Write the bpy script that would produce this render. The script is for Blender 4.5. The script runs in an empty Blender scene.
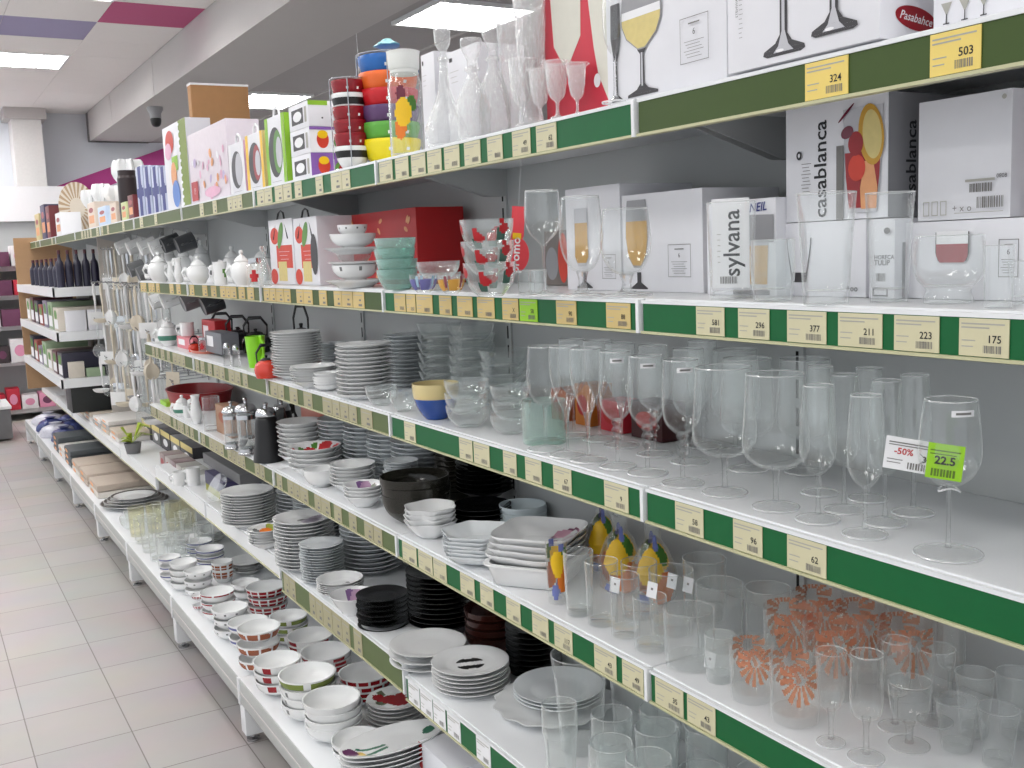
import bpy, bmesh, math, random
from mathutils import Matrix, Vector
random.seed(7)
C = bpy.context.scene
COL = C.collection
PI = math.pi

# ------------------------------------------------------------------ camera, world, exposure
F_PX, YAW, PITCH, ROLL = 1030.94, .52657, .130413, .039145
EYE = Vector((0, 0, 1.6))
fw = Vector((math.sin(YAW) * math.cos(PITCH), math.cos(YAW) * math.cos(PITCH), -math.sin(PITCH)))
rt0 = Vector((math.cos(YAW), -math.sin(YAW), 0))
dn0 = fw.cross(rt0)
RT = rt0 * math.cos(ROLL) + dn0 * math.sin(ROLL)
DN = dn0 * math.cos(ROLL) - rt0 * math.sin(ROLL)
cam_data = bpy.data.cameras.new('camera')
cam_data.sensor_width = 36
cam_data.lens = 36 * F_PX / 1024
cam_data.clip_start = .02
cam = bpy.data.objects.new('camera', cam_data)
COL.objects.link(cam)
mw = Matrix((RT, -DN, -fw)).transposed().to_4x4()
mw.translation = EYE
cam.matrix_world = mw
C.camera = cam
C.view_settings.view_transform = 'Standard'
C.view_settings.look = 'None'
C.view_settings.gamma = 1
C.view_settings.use_curve_mapping = False
C.view_settings.exposure = 0.0
world = bpy.data.worlds.new('world')
C.world = world
world.use_nodes = True
wb = world.node_tree.nodes['Background']
wb.inputs[0].default_value = (.93, .96, 1, 1)
wb.inputs[1].default_value = 1.0
LAMP_W = 18.5                      # radiance of the ceiling light panels
C.cycles.max_bounces = 22
C.cycles.diffuse_bounces = 4
C.cycles.glossy_bounces = 4
C.cycles.transmission_bounces = 20
C.cycles.transparent_max_bounces = 64
C.cycles.caustics_refractive = False
C.cycles.caustics_reflective = False

# ------------------------------------------------------------------ where a point of the photograph lies on a real plane
def ray(u, v):
    return RT * ((u - 512) / F_PX) + DN * ((v - 384) / F_PX) + fw
def on_z(z, u, v):
    d = ray(u, v); return EYE + d * ((z - 1.6) / d.z)
def on_x(x, u, v):
    d = ray(u, v); return EYE + d * (x / d.x)
def on_y(y, u, v):
    d = ray(u, v); return EYE + d * (y / d.y)
def proj(p):
    q = Vector(p) - EYE
    w = q.dot(fw)
    return 512 + F_PX * q.dot(RT) / w, 384 + F_PX * q.dot(DN) / w, w
def y_at(u, x, z):
    lo, hi = .05, 30
    for _ in range(50):
        m = (lo + hi) / 2
        if proj((x, m, z))[0] > u: lo = m
        else: hi = m
    return lo
def h_at(x, y, z, v):
    lo, hi = -.3, 2
    for _ in range(40):
        m = (lo + hi) / 2
        if proj((x, y, z + m))[1] > v: lo = m
        else: hi = m
    return lo
def fit(z, u, vb, vr, w, rb):
    """round thing on a plane z: its foot's front edge at (u,vb), its rim's front edge at row vr, w wide; rb = foot radius / rim radius"""
    p = on_z(z, u, vb)
    d = Vector((p.x, p.y, 0)).normalized()
    dep = proj(p)[2]; H = .05
    for _ in range(4):
        R = w * dep / F_PX / 2
        c = p + d * (R * rb)
        q = c - d * R
        H = h_at(q.x, q.y, z, vr)
        dep = proj((c.x, c.y, z + H))[2]
    return c.x, c.y, R, H

Z = {1: 1.822, 2: 1.515, 3: 1.213, 4: .908, 5: .545, 55: .572, 56: .597, 57: .53, 6: .225}
XF, XB = 1.0, 1.34                 # shelf front, back panel

# ------------------------------------------------------------------ materials (all procedural)
MATS = {}
def mat(name, rgb, rough=.5, metal=0, var=.06, scale=40, spec=.5, emit=None, coat=0):
    if name in MATS: return MATS[name]
    m = bpy.data.materials.new(name); m.use_nodes = True
    nt = m.node_tree; b = nt.nodes['Principled BSDF']
    tc = nt.nodes.new('ShaderNodeTexCoord')
    nz = nt.nodes.new('ShaderNodeTexNoise'); nz.inputs['Scale'].default_value = scale
    nz.inputs['Detail'].default_value = 3
    nt.links.new(tc.outputs['Object'], nz.inputs['Vector'])
    mx = nt.nodes.new('ShaderNodeMix'); mx.data_type = 'RGBA'
    mx.inputs[6].default_value = tuple(c * (1 - var) for c in rgb) + (1,)
    mx.inputs[7].default_value = tuple(min(1, c * (1 + var)) for c in rgb) + (1,)
    nt.links.new(nz.outputs['Fac'], mx.inputs[0])
    nt.links.new(mx.outputs[2], b.inputs['Base Color'])
    b.inputs['Roughness'].default_value = rough
    b.inputs['Metallic'].default_value = metal
    b.inputs['Specular IOR Level'].default_value = spec
    b.inputs['Coat Weight'].default_value = coat
    if emit:
        b.inputs['Emission Color'].default_value = (*rgb, 1)
        b.inputs['Emission Strength'].default_value = emit
    MATS[name] = m
    return m
def srgb(r, g, b):
    f = lambda c: (c / 255 / 12.92) if c / 255 < .04045 else ((c / 255 + .055) / 1.055) ** 2.4
    return (f(r), f(g), f(b))
def smat(name, r, g, b, rough=.5, **k):
    return mat(name, srgb(r, g, b), rough, **k)
def glass_thin(name, tint=(.992, .997, .995), edge=.8, base=.05, power=3.0, haze=0.0, white=.4, cut=0):
    """blown-glass wall: clear, brighter where it is seen edge-on"""
    m = bpy.data.materials.new(name); m.use_nodes = True
    nt = m.node_tree; nt.nodes.clear()
    N = nt.nodes.new; L = nt.links.new
    out = N('ShaderNodeOutputMaterial')
    lw = N('ShaderNodeLayerWeight'); lw.inputs[0].default_value = .5
    pw = N('ShaderNodeMath'); pw.operation = 'POWER'; pw.inputs[1].default_value = power
    ma = N('ShaderNodeMath'); ma.operation = 'MULTIPLY_ADD'
    ma.inputs[1].default_value = edge; ma.inputs[2].default_value = base
    tr = N('ShaderNodeBsdfTransparent'); tr.inputs[0].default_value = (*tint, 1)
    gl = N('ShaderNodeBsdfGlossy'); gl.inputs['Roughness'].default_value = .05
    gl.inputs[0].default_value = (.97, .98, .98, 1)
    tl = N('ShaderNodeBsdfDiffuse'); tl.inputs[0].default_value = (.95, .97, .97, 1)  # white painted into the edges for the light they gather
    ed = N('ShaderNodeMixShader')
    p2 = N('ShaderNodeMath'); p2.operation = 'MULTIPLY'; p2.inputs[1].default_value = white
    mx = N('ShaderNodeMixShader')
    tc = N('ShaderNodeTexCoord'); nz = N('ShaderNodeTexVoronoi' if cut else 'ShaderNodeTexNoise'); nz.inputs['Scale'].default_value = cut or 30
    bp = N('ShaderNodeBump'); bp.inputs['Strength'].default_value = .8 if cut else .03
    bp.inputs['Distance'].default_value = .3 if cut else 1
    L(tc.outputs['Object'], nz.inputs['Vector']); L(nz.outputs[0], bp.inputs['Height']); L(bp.outputs[0], gl.inputs['Normal'])
    L(lw.outputs['Facing'], pw.inputs[0]); L(pw.outputs[0], ma.inputs[0]); L(ma.outputs[0], mx.inputs[0])
    L(pw.outputs[0], p2.inputs[0]); L(p2.outputs[0], ed.inputs[0])
    L(gl.outputs[0], ed.inputs[1]); L(tl.outputs[0], ed.inputs[2])
    L(tr.outputs[0], mx.inputs[1]); L(ed.outputs[0], mx.inputs[2])
    if haze:
        df = N('ShaderNodeBsdfDiffuse'); df.inputs[0].default_value = (*tint, 1)  # diffuse haze: painted brightness in clear glass, body colour in tinted glass
        m2 = N('ShaderNodeMixShader'); m2.inputs[0].default_value = haze
        L(mx.outputs[0], m2.inputs[1]); L(df.outputs[0], m2.inputs[2]); L(m2.outputs[0], out.inputs[0])
    else:
        L(mx.outputs[0], out.inputs[0])
    MATS[name] = m
    return m
def glass_thick(name, tint=(.95, .97, .97), clear=.45, rough=.02, cut=0, shine=0, white=0):
    """solid or cut glass: half plain view through it, half refraction"""
    m = bpy.data.materials.new(name); m.use_nodes = True
    nt = m.node_tree; nt.nodes.clear()
    out = nt.nodes.new('ShaderNodeOutputMaterial')
    g = nt.nodes.new('ShaderNodeBsdfGlass'); g.inputs[0].default_value = (*tint, 1); g.inputs['Roughness'].default_value = rough
    g.inputs['IOR'].default_value = 1.45
    tr = nt.nodes.new('ShaderNodeBsdfTransparent'); tr.inputs[0].default_value = (*tint, 1)
    mx = nt.nodes.new('ShaderNodeMixShader'); mx.inputs[0].default_value = clear
    L = nt.links.new
    tc = nt.nodes.new('ShaderNodeTexCoord')
    vz = nt.nodes.new('ShaderNodeTexVoronoi' if cut else 'ShaderNodeTexNoise'); vz.inputs['Scale'].default_value = cut or 20
    bp = nt.nodes.new('ShaderNodeBump'); bp.inputs['Strength'].default_value = .9 if cut else .05
    bp.inputs['Distance'].default_value = .3 if cut else .1
    L(tc.outputs['Object'], vz.inputs['Vector']); L(vz.outputs[0], bp.inputs['Height']); L(bp.outputs[0], g.inputs['Normal'])
    L(g.outputs[0], mx.inputs[1]); L(tr.outputs[0], mx.inputs[2])
    if shine:
        gs = nt.nodes.new('ShaderNodeBsdfGlossy'); gs.inputs['Roughness'].default_value = .12; m2 = nt.nodes.new('ShaderNodeMixShader'); m2.inputs[0].default_value = shine
        L(bp.outputs[0], gs.inputs['Normal']); L(mx.outputs[0], m2.inputs[1]); L(gs.outputs[0], m2.inputs[2])
        df = nt.nodes.new('ShaderNodeBsdfDiffuse'); df.inputs[0].default_value = (.97, .98, .98, 1); L(bp.outputs[0], df.inputs['Normal'])
        m3 = nt.nodes.new('ShaderNodeMixShader'); m3.inputs[0].default_value = white; L(m2.outputs[0], m3.inputs[1]); L(df.outputs[0], m3.inputs[2]); L(m3.outputs[0], out.inputs[0])
    else: L(mx.outputs[0], out.inputs[0])
    MATS[name] = m
    return m

shelf_white = smat('shelf_white', 228, 230, 232, .35, var=.03, scale=8)
panel_grey = smat('panel_grey', 178, 181, 181, .5, var=.03, scale=5)
under_grey = smat('under_grey', 176, 178, 178, .5, var=.03)
green = smat('rail_green', 6, 94, 48, .45, spec=.3)
olive = smat('rail_olive', 62, 82, 34, .45, spec=.3)
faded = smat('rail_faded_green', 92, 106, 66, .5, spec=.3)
cream = smat('tag_cream', 206, 200, 166, .5, var=.03)
yellow_tag = smat('tag_yellow', 232, 206, 112, .5, var=.03)
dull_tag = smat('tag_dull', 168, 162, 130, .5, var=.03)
tan_tag = smat('tag_tan', 206, 182, 120, .5, var=.03)
lime_tag = smat('tag_lime', 150, 205, 30, .5)
rail_lip = smat('rail_lip', 190, 188, 150, .4)
white_paper = smat('white_paper', 236, 236, 238, .55, var=.02)
ink = smat('ink', 30, 30, 34, .6)
mid_ink = smat('mid_ink', 120, 118, 116, .6)
pale_ink = smat('pale_ink', 170, 168, 160, .6)
red_ink = smat('red_ink', 190, 40, 40, .5)
black = smat('black_plastic', 18, 18, 20, .35)
slot_black = smat('slot_black', 8, 8, 8, .8)
china = smat('china', 232, 233, 233, .18, var=.02)
china_cool = smat('china_cool', 222, 226, 228, .15, var=.02)
steel = smat('steel', 200, 202, 205, .2, metal=1, var=.03)
G = glass_thin('glass_wall', edge=.85, power=4.5, white=.75)
GH = glass_thin('glass_wall_hazed', (.975, .988, .985), .85, .06, 3.2, haze=.04, white=.6)  # wall with a little diffuse white mixed in
GF = glass_thin('glass_foot', (.985, .99, .99), .22, .05, 3, haze=.10)
GT = glass_thick('glass_solid', (.995, .998, .998), .66)
GC = glass_thin('glass_cut', (.992, .995, .995), .75, .13, 2.2, haze=.13, white=.5, cut=15)
GR = glass_thin('glass_rim_highlight', (.99, .995, .995), .7, .10, 2, haze=.30)  # whitish rings paint the bright highlight along rims and feet
GB = glass_thin('glass_base', (.985, .99, .99), .35, .06, 3, haze=.07)
GTEAL = glass_thin('glass_teal', (.72, .90, .86), .7, .06, 2.2, haze=.16)
GPALE = glass_thin('glass_pale_green', (.86, .94, .91), .6, .06, 2.6, haze=.07)
GBLUE = glass_thin('glass_opal_blue', (.76, .84, .87), .4, .06, 2.4, haze=.82)
GSMOKE = glass_thin('glass_smoke', (.16, .15, .12), .35, .04, 3, haze=.12)
GAMBER = glass_thin('glass_amber', (.26, .06, .04), .3, .04, 3, haze=.10)
GFOIL = glass_thin('clear_film', (.97, .97, .97), .6, .05, 2.5)

# ------------------------------------------------------------------ mesh building
TXT = {}
def text_geo(s, size, shear=0.0, bold=0.0):
    key = (s, size, shear, bold)
    if key in TXT: return TXT[key]
    cu = bpy.data.curves.new('lettering', 'FONT'); cu.body = s; cu.size = size; cu.shear = shear; cu.offset = bold * size
    cu.align_x = 'CENTER'; cu.align_y = 'CENTER'; cu.resolution_u = 2
    o = bpy.data.objects.new('lettering', cu); COL.objects.link(o)
    dg = bpy.context.evaluated_depsgraph_get(); dg.update()
    me = o.evaluated_get(dg).to_mesh()
    r = ([(v.co.x, v.co.y) for v in me.vertices], [tuple(p.vertices) for p in me.polygons])
    o.evaluated_get(dg).to_mesh_clear()
    bpy.data.objects.remove(o); bpy.data.curves.remove(cu)
    TXT[key] = r
    return r

class B:
    """collects geometry of ONE part"""
    def __init__(s): s.v = []; s.f = []; s.m = []
    def add(s, vs, fs, m=0):
        n = len(s.v); s.v += [tuple(x) for x in vs]
        for i, f in enumerate(fs):
            s.f.append([n + k for k in f]); s.m.append(m[i] if isinstance(m, list) else m)
        return s
    def box(s, x0, y0, z0, x1, y1, z1, m=0, b=0.0):
        if b <= 0:
            vs = [(x, y, z) for x in (x0, x1) for y in (y0, y1) for z in (z0, z1)]
            return s.add(vs, [(0, 1, 3, 2), (4, 6, 7, 5), (0, 4, 5, 1), (2, 3, 7, 6), (0, 2, 6, 4), (1, 5, 7, 3)], m)
        bm = bmesh.new(); bmesh.ops.create_cube(bm, size=1)
        for v in bm.verts:
            v.co = Vector(((x0 + x1) / 2 + v.co.x * (x1 - x0), (y0 + y1) / 2 + v.co.y * (y1 - y0), (z0 + z1) / 2 + v.co.z * (z1 - z0)))
        bmesh.ops.bevel(bm, geom=bm.edges[:], offset=b, segments=2, affect='EDGES', profile=.6)
        bm.verts.index_update()
        s.add([v.co[:] for v in bm.verts], [[v.index for v in f.verts] for f in bm.faces], m); bm.free()
        return s
    def lathe(s, prof, seg=28, m=0, at=(0, 0, 0), sq=None):
        """prof: (r,z) points; m: material index or f(k, angle_fraction, r, z); sq: f(angle, r, z) -> radius factor"""
        n0 = len(prof); vs = []; idx = []
        for r, z in prof:
            if abs(r) < 1e-7:
                idx.append([len(vs)] * seg); vs.append((at[0], at[1], at[2] + z))
            else:
                row = []
                for a in range(seg):
                    t = 2 * PI * a / seg; q = r * (sq(t, r, z) if sq else 1)
                    row.append(len(vs)); vs.append((at[0] + q * math.cos(t), at[1] + q * math.sin(t), at[2] + z))
                idx.append(row)
        fs = []; ms = []
        for k in range(n0 - 1):
            for a in range(seg):
                b = (a + 1) % seg
                f = [idx[k][a], idx[k][b], idx[k + 1][b], idx[k + 1][a]]
                g = []
                for i in f:
                    if i not in g: g.append(i)
                if len(g) > 2:
                    fs.append(g)
                    ms.append(m((k, (a + .5) / seg, (prof[k][0] + prof[k + 1][0]) / 2, (prof[k][1] + prof[k + 1][1]) / 2)) if callable(m) else m)
        return s.add(vs, fs, ms)
    def tube(s, pts, r, seg=8, m=0, closed=False):
        pts = [Vector(p) for p in pts]; n = len(pts); rows = []; vs = []
        for i, p in enumerate(pts):
            a = pts[(i - 1) % n] if (closed or i) else p; c = pts[(i + 1) % n] if (closed or i < n - 1) else p
            t = (c - a).normalized(); u = t.cross(Vector((.31, .27, .91))).normalized(); w = t.cross(u)
            rr = r[i] if isinstance(r, (list, tuple)) else r
            rows.append(len(vs)); vs += [(p + (u * math.cos(2 * PI * k / seg) + w * math.sin(2 * PI * k / seg)) * rr)[:] for k in range(seg)]
        fs = []
        for i in range(n if closed else n - 1):
            j = (i + 1) % n
            fs += [(rows[i] + k, rows[i] + (k + 1) % seg, rows[j] + (k + 1) % seg, rows[j] + k) for k in range(seg)]
        if not closed: fs += [tuple(range(seg))[::-1], tuple(rows[-1] + k for k in range(seg))]
        return s.add(vs, fs, m)
    def build(s, name, mats, sharp=40):
        me = bpy.data.meshes.new(name)
        me.from_pydata(s.v, [], s.f)
        for x in (mats if isinstance(mats, (list, tuple)) else [mats]): me.materials.append(x)
        me.polygons.foreach_set('material_index', s.m)
        bm = bmesh.new(); bm.from_mesh(me); bmesh.ops.recalc_face_normals(bm, faces=bm.faces); bm.to_mesh(me); bm.free()
        me.polygons.foreach_set('use_smooth', [True] * len(me.polygons))
        me.set_sharp_from_angle(angle=math.radians(sharp))
        me.update()
        return me
def cr(pts, n=4):
    """smooth curve through profile points"""
    out = []
    P = [pts[0]] + list(pts) + [pts[-1]]
    for i in range(1, len(P) - 2):
        for k in range(n):
            t = k / n; r = []
            for d in (0, 1):
                a, b, c, e = (P[i - 1][d], P[i][d], P[i + 1][d], P[i + 2][d])
                r.append(.5 * (2 * b + (c - a) * t + (2 * a - 5 * b + 4 * c - e) * t * t + (3 * b - a - 3 * c + e) * t ** 3))
            out.append((max(0, r[0]), r[1]))
    out.append(tuple(pts[-1]))
    return out
def wall(outer, t):
    """closed vessel: outer profile bottom to rim, then the inside back down, thickness t"""
    inner = []
    n = len(outer)
    for i in range(n - 1, -1, -1):
        a = outer[max(0, i - 1)]; c = outer[min(n - 1, i + 1)]
        dx, dz = c[0] - a[0], c[1] - a[1]; l = math.hypot(dx, dz) or 1
        inner.append((max(0, outer[i][0] - dz / l * t), outer[i][1] + dx / l * t if i < n - 1 else outer[i][1]))
    if inner[-1][0] > 1e-6: inner.append((0, inner[-1][1]))
    o = list(outer)
    if o[0][0] > 1e-6: o = [(0, o[0][1])] + o
    return o + inner

# ------------------------------------------------------------------ things and parts
def ob(name, me, parent=None):
    o = bpy.data.objects.new(name, me); COL.objects.link(o)
    if parent: o.parent = parent
    return o
def tag(o, label, cat, group=None, kind=None):
    o['label'] = label; o['category'] = cat
    if group: o['group'] = group
    if kind: o['kind'] = kind
    return o
def struct(name, me):
    o = ob(name, me); o['kind'] = 'structure'; return o
KINDS = {}
def kind(key, name, cat, root=None, parts=()):
    KINDS[key] = (name, cat, root, parts)
def put(key, loc, label, group=None, s=1, rz=0, rx=0, ry=0):
    name, cat, root, parts = KINDS[key]
    o = bpy.data.objects.new(name, root); COL.objects.link(o)
    o.location = loc; o.rotation_euler = (rx, ry, rz); o.scale = s if isinstance(s, (tuple, list)) else (s, s, s)
    tag(o, label, cat, group)
    for p in parts:
        c = bpy.data.objects.new(p[0], p[1]); COL.objects.link(c); c.parent = o
        for q in (p[2] if len(p) > 2 else ()):
            d = bpy.data.objects.new(q[0], q[1]); COL.objects.link(d); d.parent = c
    return o
WORDS = ['', 'first', 'second', 'third', 'fourth', 'fifth', 'sixth', 'seventh', 'eighth', 'ninth', 'tenth', 'eleventh', 'twelfth', 'thirteenth',
         'fourteenth', 'fifteenth', 'sixteenth', 'seventeenth', 'eighteenth', 'nineteenth', 'twentieth']
def ordinal(i, n):
    if n == 1: return ''
    if i == n - 1: return 'topmost'
    if i == 0: return 'lowest'
    return WORDS[n - i] + ' from top'
def stack(key, lev, u, vb, vr, w, n, rb, h1, desc, where, top=None, group=None, jit=.003, tilt=0.0):
    """n bowls or plates one in another; h1 = height of one / its radius"""
    z = lev if isinstance(lev, float) else Z[lev]
    x, y, R, H = fit(z, u, vb, vr, w, rb)
    h = h1 * R
    if n == 1: h = H
    pitch = (H - h) / (n - 1) if n > 1 else 0
    if n > 1 and pitch < .003:
        h = H * .6; pitch = (H - h) / (n - 1)
    group = group or where
    for i in range(n):
        k = top if (top and i == n - 1) else key
        j = jit if i else 0
        o = ordinal(i, n)
        lab = f'{desc}, {o} of {where}' if o else f'{desc} {where}'
        if isinstance(k, tuple): k, lab = k
        put(k, (x + random.uniform(-j, j), y + random.uniform(-j, j), z + .001 + i * pitch), lab, group, (R, R, h), random.uniform(-.12, .12) + (random.uniform(0, 6) if '~' in k else 0), tilt if i else 0)
    return x, y, R, H

# ================================================================== THE ROOM
X0, X1, Y0, Y1, ZC, ZL = -3.4, 6.4, -3.0, 12.92, 3.32, 3.0
# floor: 0.31 m tiles laid square to the shelves
fm = bpy.data.materials.new('floor_tile'); fm.use_nodes = True
nt = fm.node_tree; bs = nt.nodes['Principled BSDF']; L = nt.links.new
tc = nt.nodes.new('ShaderNodeTexCoord'); mp = nt.nodes.new('ShaderNodeMapping')
TX, TY = .3085, .330
mp.inputs['Location'].default_value = (-.216 / TX + 4, -3.603 / TY + 20, 0)
mp.inputs['Scale'].default_value = (1 / TX, 1 / TY, 1)
br = nt.nodes.new('ShaderNodeTexBrick'); br.offset = 0; br.squash = 1
br.inputs['Scale'].default_value = 1; br.inputs['Brick Width'].default_value = 1; br.inputs['Row Height'].default_value = 1
br.inputs['Mortar Size'].default_value = .007; br.inputs['Mortar Smooth'].default_value = .1
br.inputs['Color1'].default_value = (*srgb(186, 180, 177), 1); br.inputs['Color2'].default_value = (*srgb(175, 171, 168), 1)
br.inputs['Mortar'].default_value = (*srgb(124, 116, 112), 1)
nz = nt.nodes.new('ShaderNodeTexNoise'); nz.inputs['Scale'].default_value = 3; nz.inputs['Detail'].default_value = 6
mx = nt.nodes.new('ShaderNodeMix'); mx.data_type = 'RGBA'; mx.blend_type = 'MULTIPLY'; mx.inputs[0].default_value = .25
L(tc.outputs['Object'], mp.inputs[0]); L(mp.outputs[0], br.inputs['Vector']); L(tc.outputs['Object'], nz.inputs['Vector'])
L(br.outputs['Color'], mx.inputs[6]); L(nz.outputs['Color'], mx.inputs[7]); L(mx.outputs[2], bs.inputs['Base Color'])
bs.inputs['Roughness'].default_value = .38
struct('floor', B().box(X0, Y0, -.1, X1, Y1 + .6, 0).build('floor', fm))
plaster = smat('wall_paint', 226, 229, 236, .8, var=.02, scale=4)
struct('wall_right', B().box(X1, Y0, 0, X1 + .1, Y1, ZC + .1).build('wall_right', plaster))
struct('wall_far', B().box(X0, Y1, 0, X1, Y1 + .1, ZC + .1).build('wall_far', plaster))
# ceilings: 0.6 m tiles; coloured tiles are tiles of their own colour
CX, CY, GX, GY = .77, 7.40, .605, .66
tile_w = smat('ceiling_tile_white', 240, 236, 234, .8, var=.03, scale=60)
tile_p = smat('ceiling_tile_pink', 190, 84, 130, .7, var=.04, scale=60)
tile_l = smat('ceiling_tile_lavender', 158, 152, 186, .7, var=.04, scale=60)
joint = smat('ceiling_joint', 206, 202, 200, .7)
beam_m = smat('beam_paint', 196, 192, 190, .75, var=.02, scale=6)
low_m = smat('low_ceiling_paint', 176, 172, 172, .8, var=.02, scale=6)
emit_m = mat('lamp_panel', (1, .99, .97), .5, emit=LAMP_W, var=0)
lamp_frame = smat('lamp_frame', 225, 225, 225, .4)
louver_m = smat('lamp_louver', 215, 218, 222, .3)
lamp_cells = {(-1, 6), (-2, 6)}  # extra panels out of view, added to brighten the far wall
for i in (-6, -3, 0):
    for j in (-12, -8, -4, -1, 3, 7):
        if (i, j) != (0, 7): lamp_cells.add((i, j))
cb = B()
ni0, ni1 = -7, 1
for i in range(ni0, ni1 + 1):
    for j in range(-16, 9):
        x0, y0 = CX + i * GX, CY + j * GY
        if (i, j) in lamp_cells: continue
        c = 0
        if (i, j) in ((1, 0), (-2, 2), (-3, -3), (1, -6)): c = 1
        if (i, j) in ((0, 1), (-1, 1), (-2, -2), (0, -6)): c = 2
        g = .002
        cb.box(x0 + g, y0 + g, ZC, x0 + GX - g, y0 + GY - g, ZC + .02, c)
for i in range(ni0, ni1 + 2): cb.box(CX + i * GX - .007, Y0, ZC + .003, CX + i * GX + .007, Y1, ZC + .018, 3)
for j in range(-16, 10): cb.box(X0, CY + j * GY - .007, ZC + .003, 1.98, CY + j * GY + .007, ZC + .018, 3)
cb.box(X0 - .1, Y0 - .1, ZC + .1, X1 + .1, Y1 + .1, ZC + .14, 0)
ceil = struct('ceiling', cb.build('ceiling_tile_grid', [tile_w, tile_p, tile_l, joint]))
# dropped beam and the lower ceiling behind the shelves
bb = B().box(1.985, Y0, ZL, 2.645, 12.86, ZC + .02, 0)
for y in (9.25, 11.3): bb.box(1.981, y - .006, ZL, 1.985, y + .006, ZC, 1)
bb.box(1.981, 12.75, ZL, 2.645, 12.87, ZC, 2)
struct('ceiling_beam', bb.build('ceiling_beam', [beam_m, joint, smat('beam_end', 120, 118, 118, .7)]))
lb = B().box(2.645, Y0, ZL + .012, X1, Y1, ZL + .06, 0)
for x in (2.645, 3.30, 3.9, 4.5, 5.1): lb.box(x - .008, Y0, ZL + .002, x + .008, Y1, ZL + .014, 1)
struct('ceiling_low', lb.build('ceiling_low', [low_m, joint]))

def lamp(x0, y0, x1, y1, z, label, louver=True):
    r = bpy.data.objects.new('ceiling_light', None); COL.objects.link(r); r.location = (x0, y0, z)
    tag(r, label, 'ceiling light', 'ceiling light panels')
    w, d = x1 - x0, y1 - y0
    ob('diffuser', B().box(.02, .02, .012, w - .02, d - .02, .018).build('diffuser', emit_m), r)
    fb = B()
    for q in ((0, 0, w, .02), (0, d - .02, w, d), (0, .02, .02, d - .02), (w - .02, .02, w, d - .02)): fb.box(q[0], q[1], -.006, q[2], q[3], .02)
    ob('frame', fb.build('frame', lamp_frame), r)
    if louver:
        lv = B()
        for k in range(1, 6):
            lv.box(.02, d * k / 6 - .004, -.004, w - .02, d * k / 6 + .004, .011)
            lv.box(w * k / 6 - .004, .02, -.004, w * k / 6 + .004, d - .02, .011)
        ob('louver_grille', lv.build('louver_grille', louver_m), r)
rown = {-12: 'behind the aisle start', -8: 'over the aisle start', -4: 'third along the aisle', -1: 'fourth along the aisle', 3: 'beyond the lavender tiles', 6: 'added to brighten far wall', 7: 'near the far wall'}
coln = {0: 'in the row by the beam', -1: 'one tile over from the beam row', -2: 'two tiles over from the beam row', -3: 'in the second row from the beam', -6: 'in the third row from the beam'}
for i, j in sorted(lamp_cells):
    x0, y0 = CX + i * GX, CY + j * GY
    lamp(x0, y0, x0 + GX, y0 + GY, ZC, f"square white ceiling light {rown[j]}, {coln[i]}", i == 0)
for (x0, y0, x1, y1), w in (((2.74, 5.36, 3.40, 6.02), 'above the crystal decanters'), ((2.70, 8.86, 3.26, 9.72), 'above the round-window boxes'),
                            ((2.74, 1.4, 3.40, 2.06), 'above the boxed stemware'), ((2.80, 11.5, 3.4, 12.16), 'added near the pink band to brighten the wall'), ((3.9, 10.4, 4.5, 11.06), 'added over next aisle to brighten far wall'), ((4.6, 5.36, 5.2, 6.02), 'over the next aisle'), ((4.6, 1.4, 5.2, 2.0), 'over the next aisle start')):  # the two panels nearest the far wall are added to brighten it
    lamp(x0, y0, x1, y1, ZL - .004, f'square white light in the low ceiling, {w}')
# far wall: column, pink wall band, white fascia
struct('pillar', B().box(1.17, 12.55, 0, 1.47, 12.92, ZC, 0).box(1.10, 12.50, 3.20, 1.52, 12.92, ZC, 1).build('pillar', [smat('pillar_paint', 226, 224, 222, .7), beam_m]))
pb = B(); a0, a1 = on_y(12.9, 58, 195), on_y(12.9, 178, 152)
t = .10
pb.add([(a0.x, 12.9, a0.z - t), (a1.x, 12.9, a1.z - t), (a1.x, 12.9, a1.z + t), (a0.x, 12.9, a0.z + t), (a0.x, 12.918, a0.z - t), (a1.x, 12.918, a1.z - t), (a1.x, 12.918, a1.z + t), (a0.x, 12.918, a0.z + t)],
       [(0, 1, 2, 3), (4, 7, 6, 5), (0, 4, 5, 1), (3, 2, 6, 7), (0, 3, 7, 4), (1, 5, 6, 2)])
struct('trim_1', pb.build('pink_wall_band', smat('band_pink', 184, 62, 138, .6)))
# security camera under the beam
r = bpy.data.objects.new('security_camera', None); COL.objects.link(r); r.location = (2.12, 9.9, ZL)
tag(r, 'small grey dome security camera hanging under the beam', 'security camera')
ob('mount', B().lathe([(0, 0), (.07, 0), (.07, -.03), (.05, -.06), (.05, -.10), (0, -.10)]).build('mount', smat('camera_grey', 150, 150, 152)), r)
ob('lens', B().lathe(cr([(0, -.10), (.045, -.10), (.045, -.14), (.03, -.17), (0, -.18)])).build('lens', black), r)
for k, (x, y, l) in enumerate(((2.644, 6.35, .28), (2.4, 4.3, .12))):
    o = ob('hanging_wire', B().tube([(0, 0, 0), (.004, .003, -l * .5), (0, 0, -l)], .003).build('hanging_wire', lamp_frame)); o.location = (x, y, ZL)
    tag(o, ['thin white wire hanging from the beam edge', 'short wire hanging under the beam near the decanters'][k], 'wire')

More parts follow.
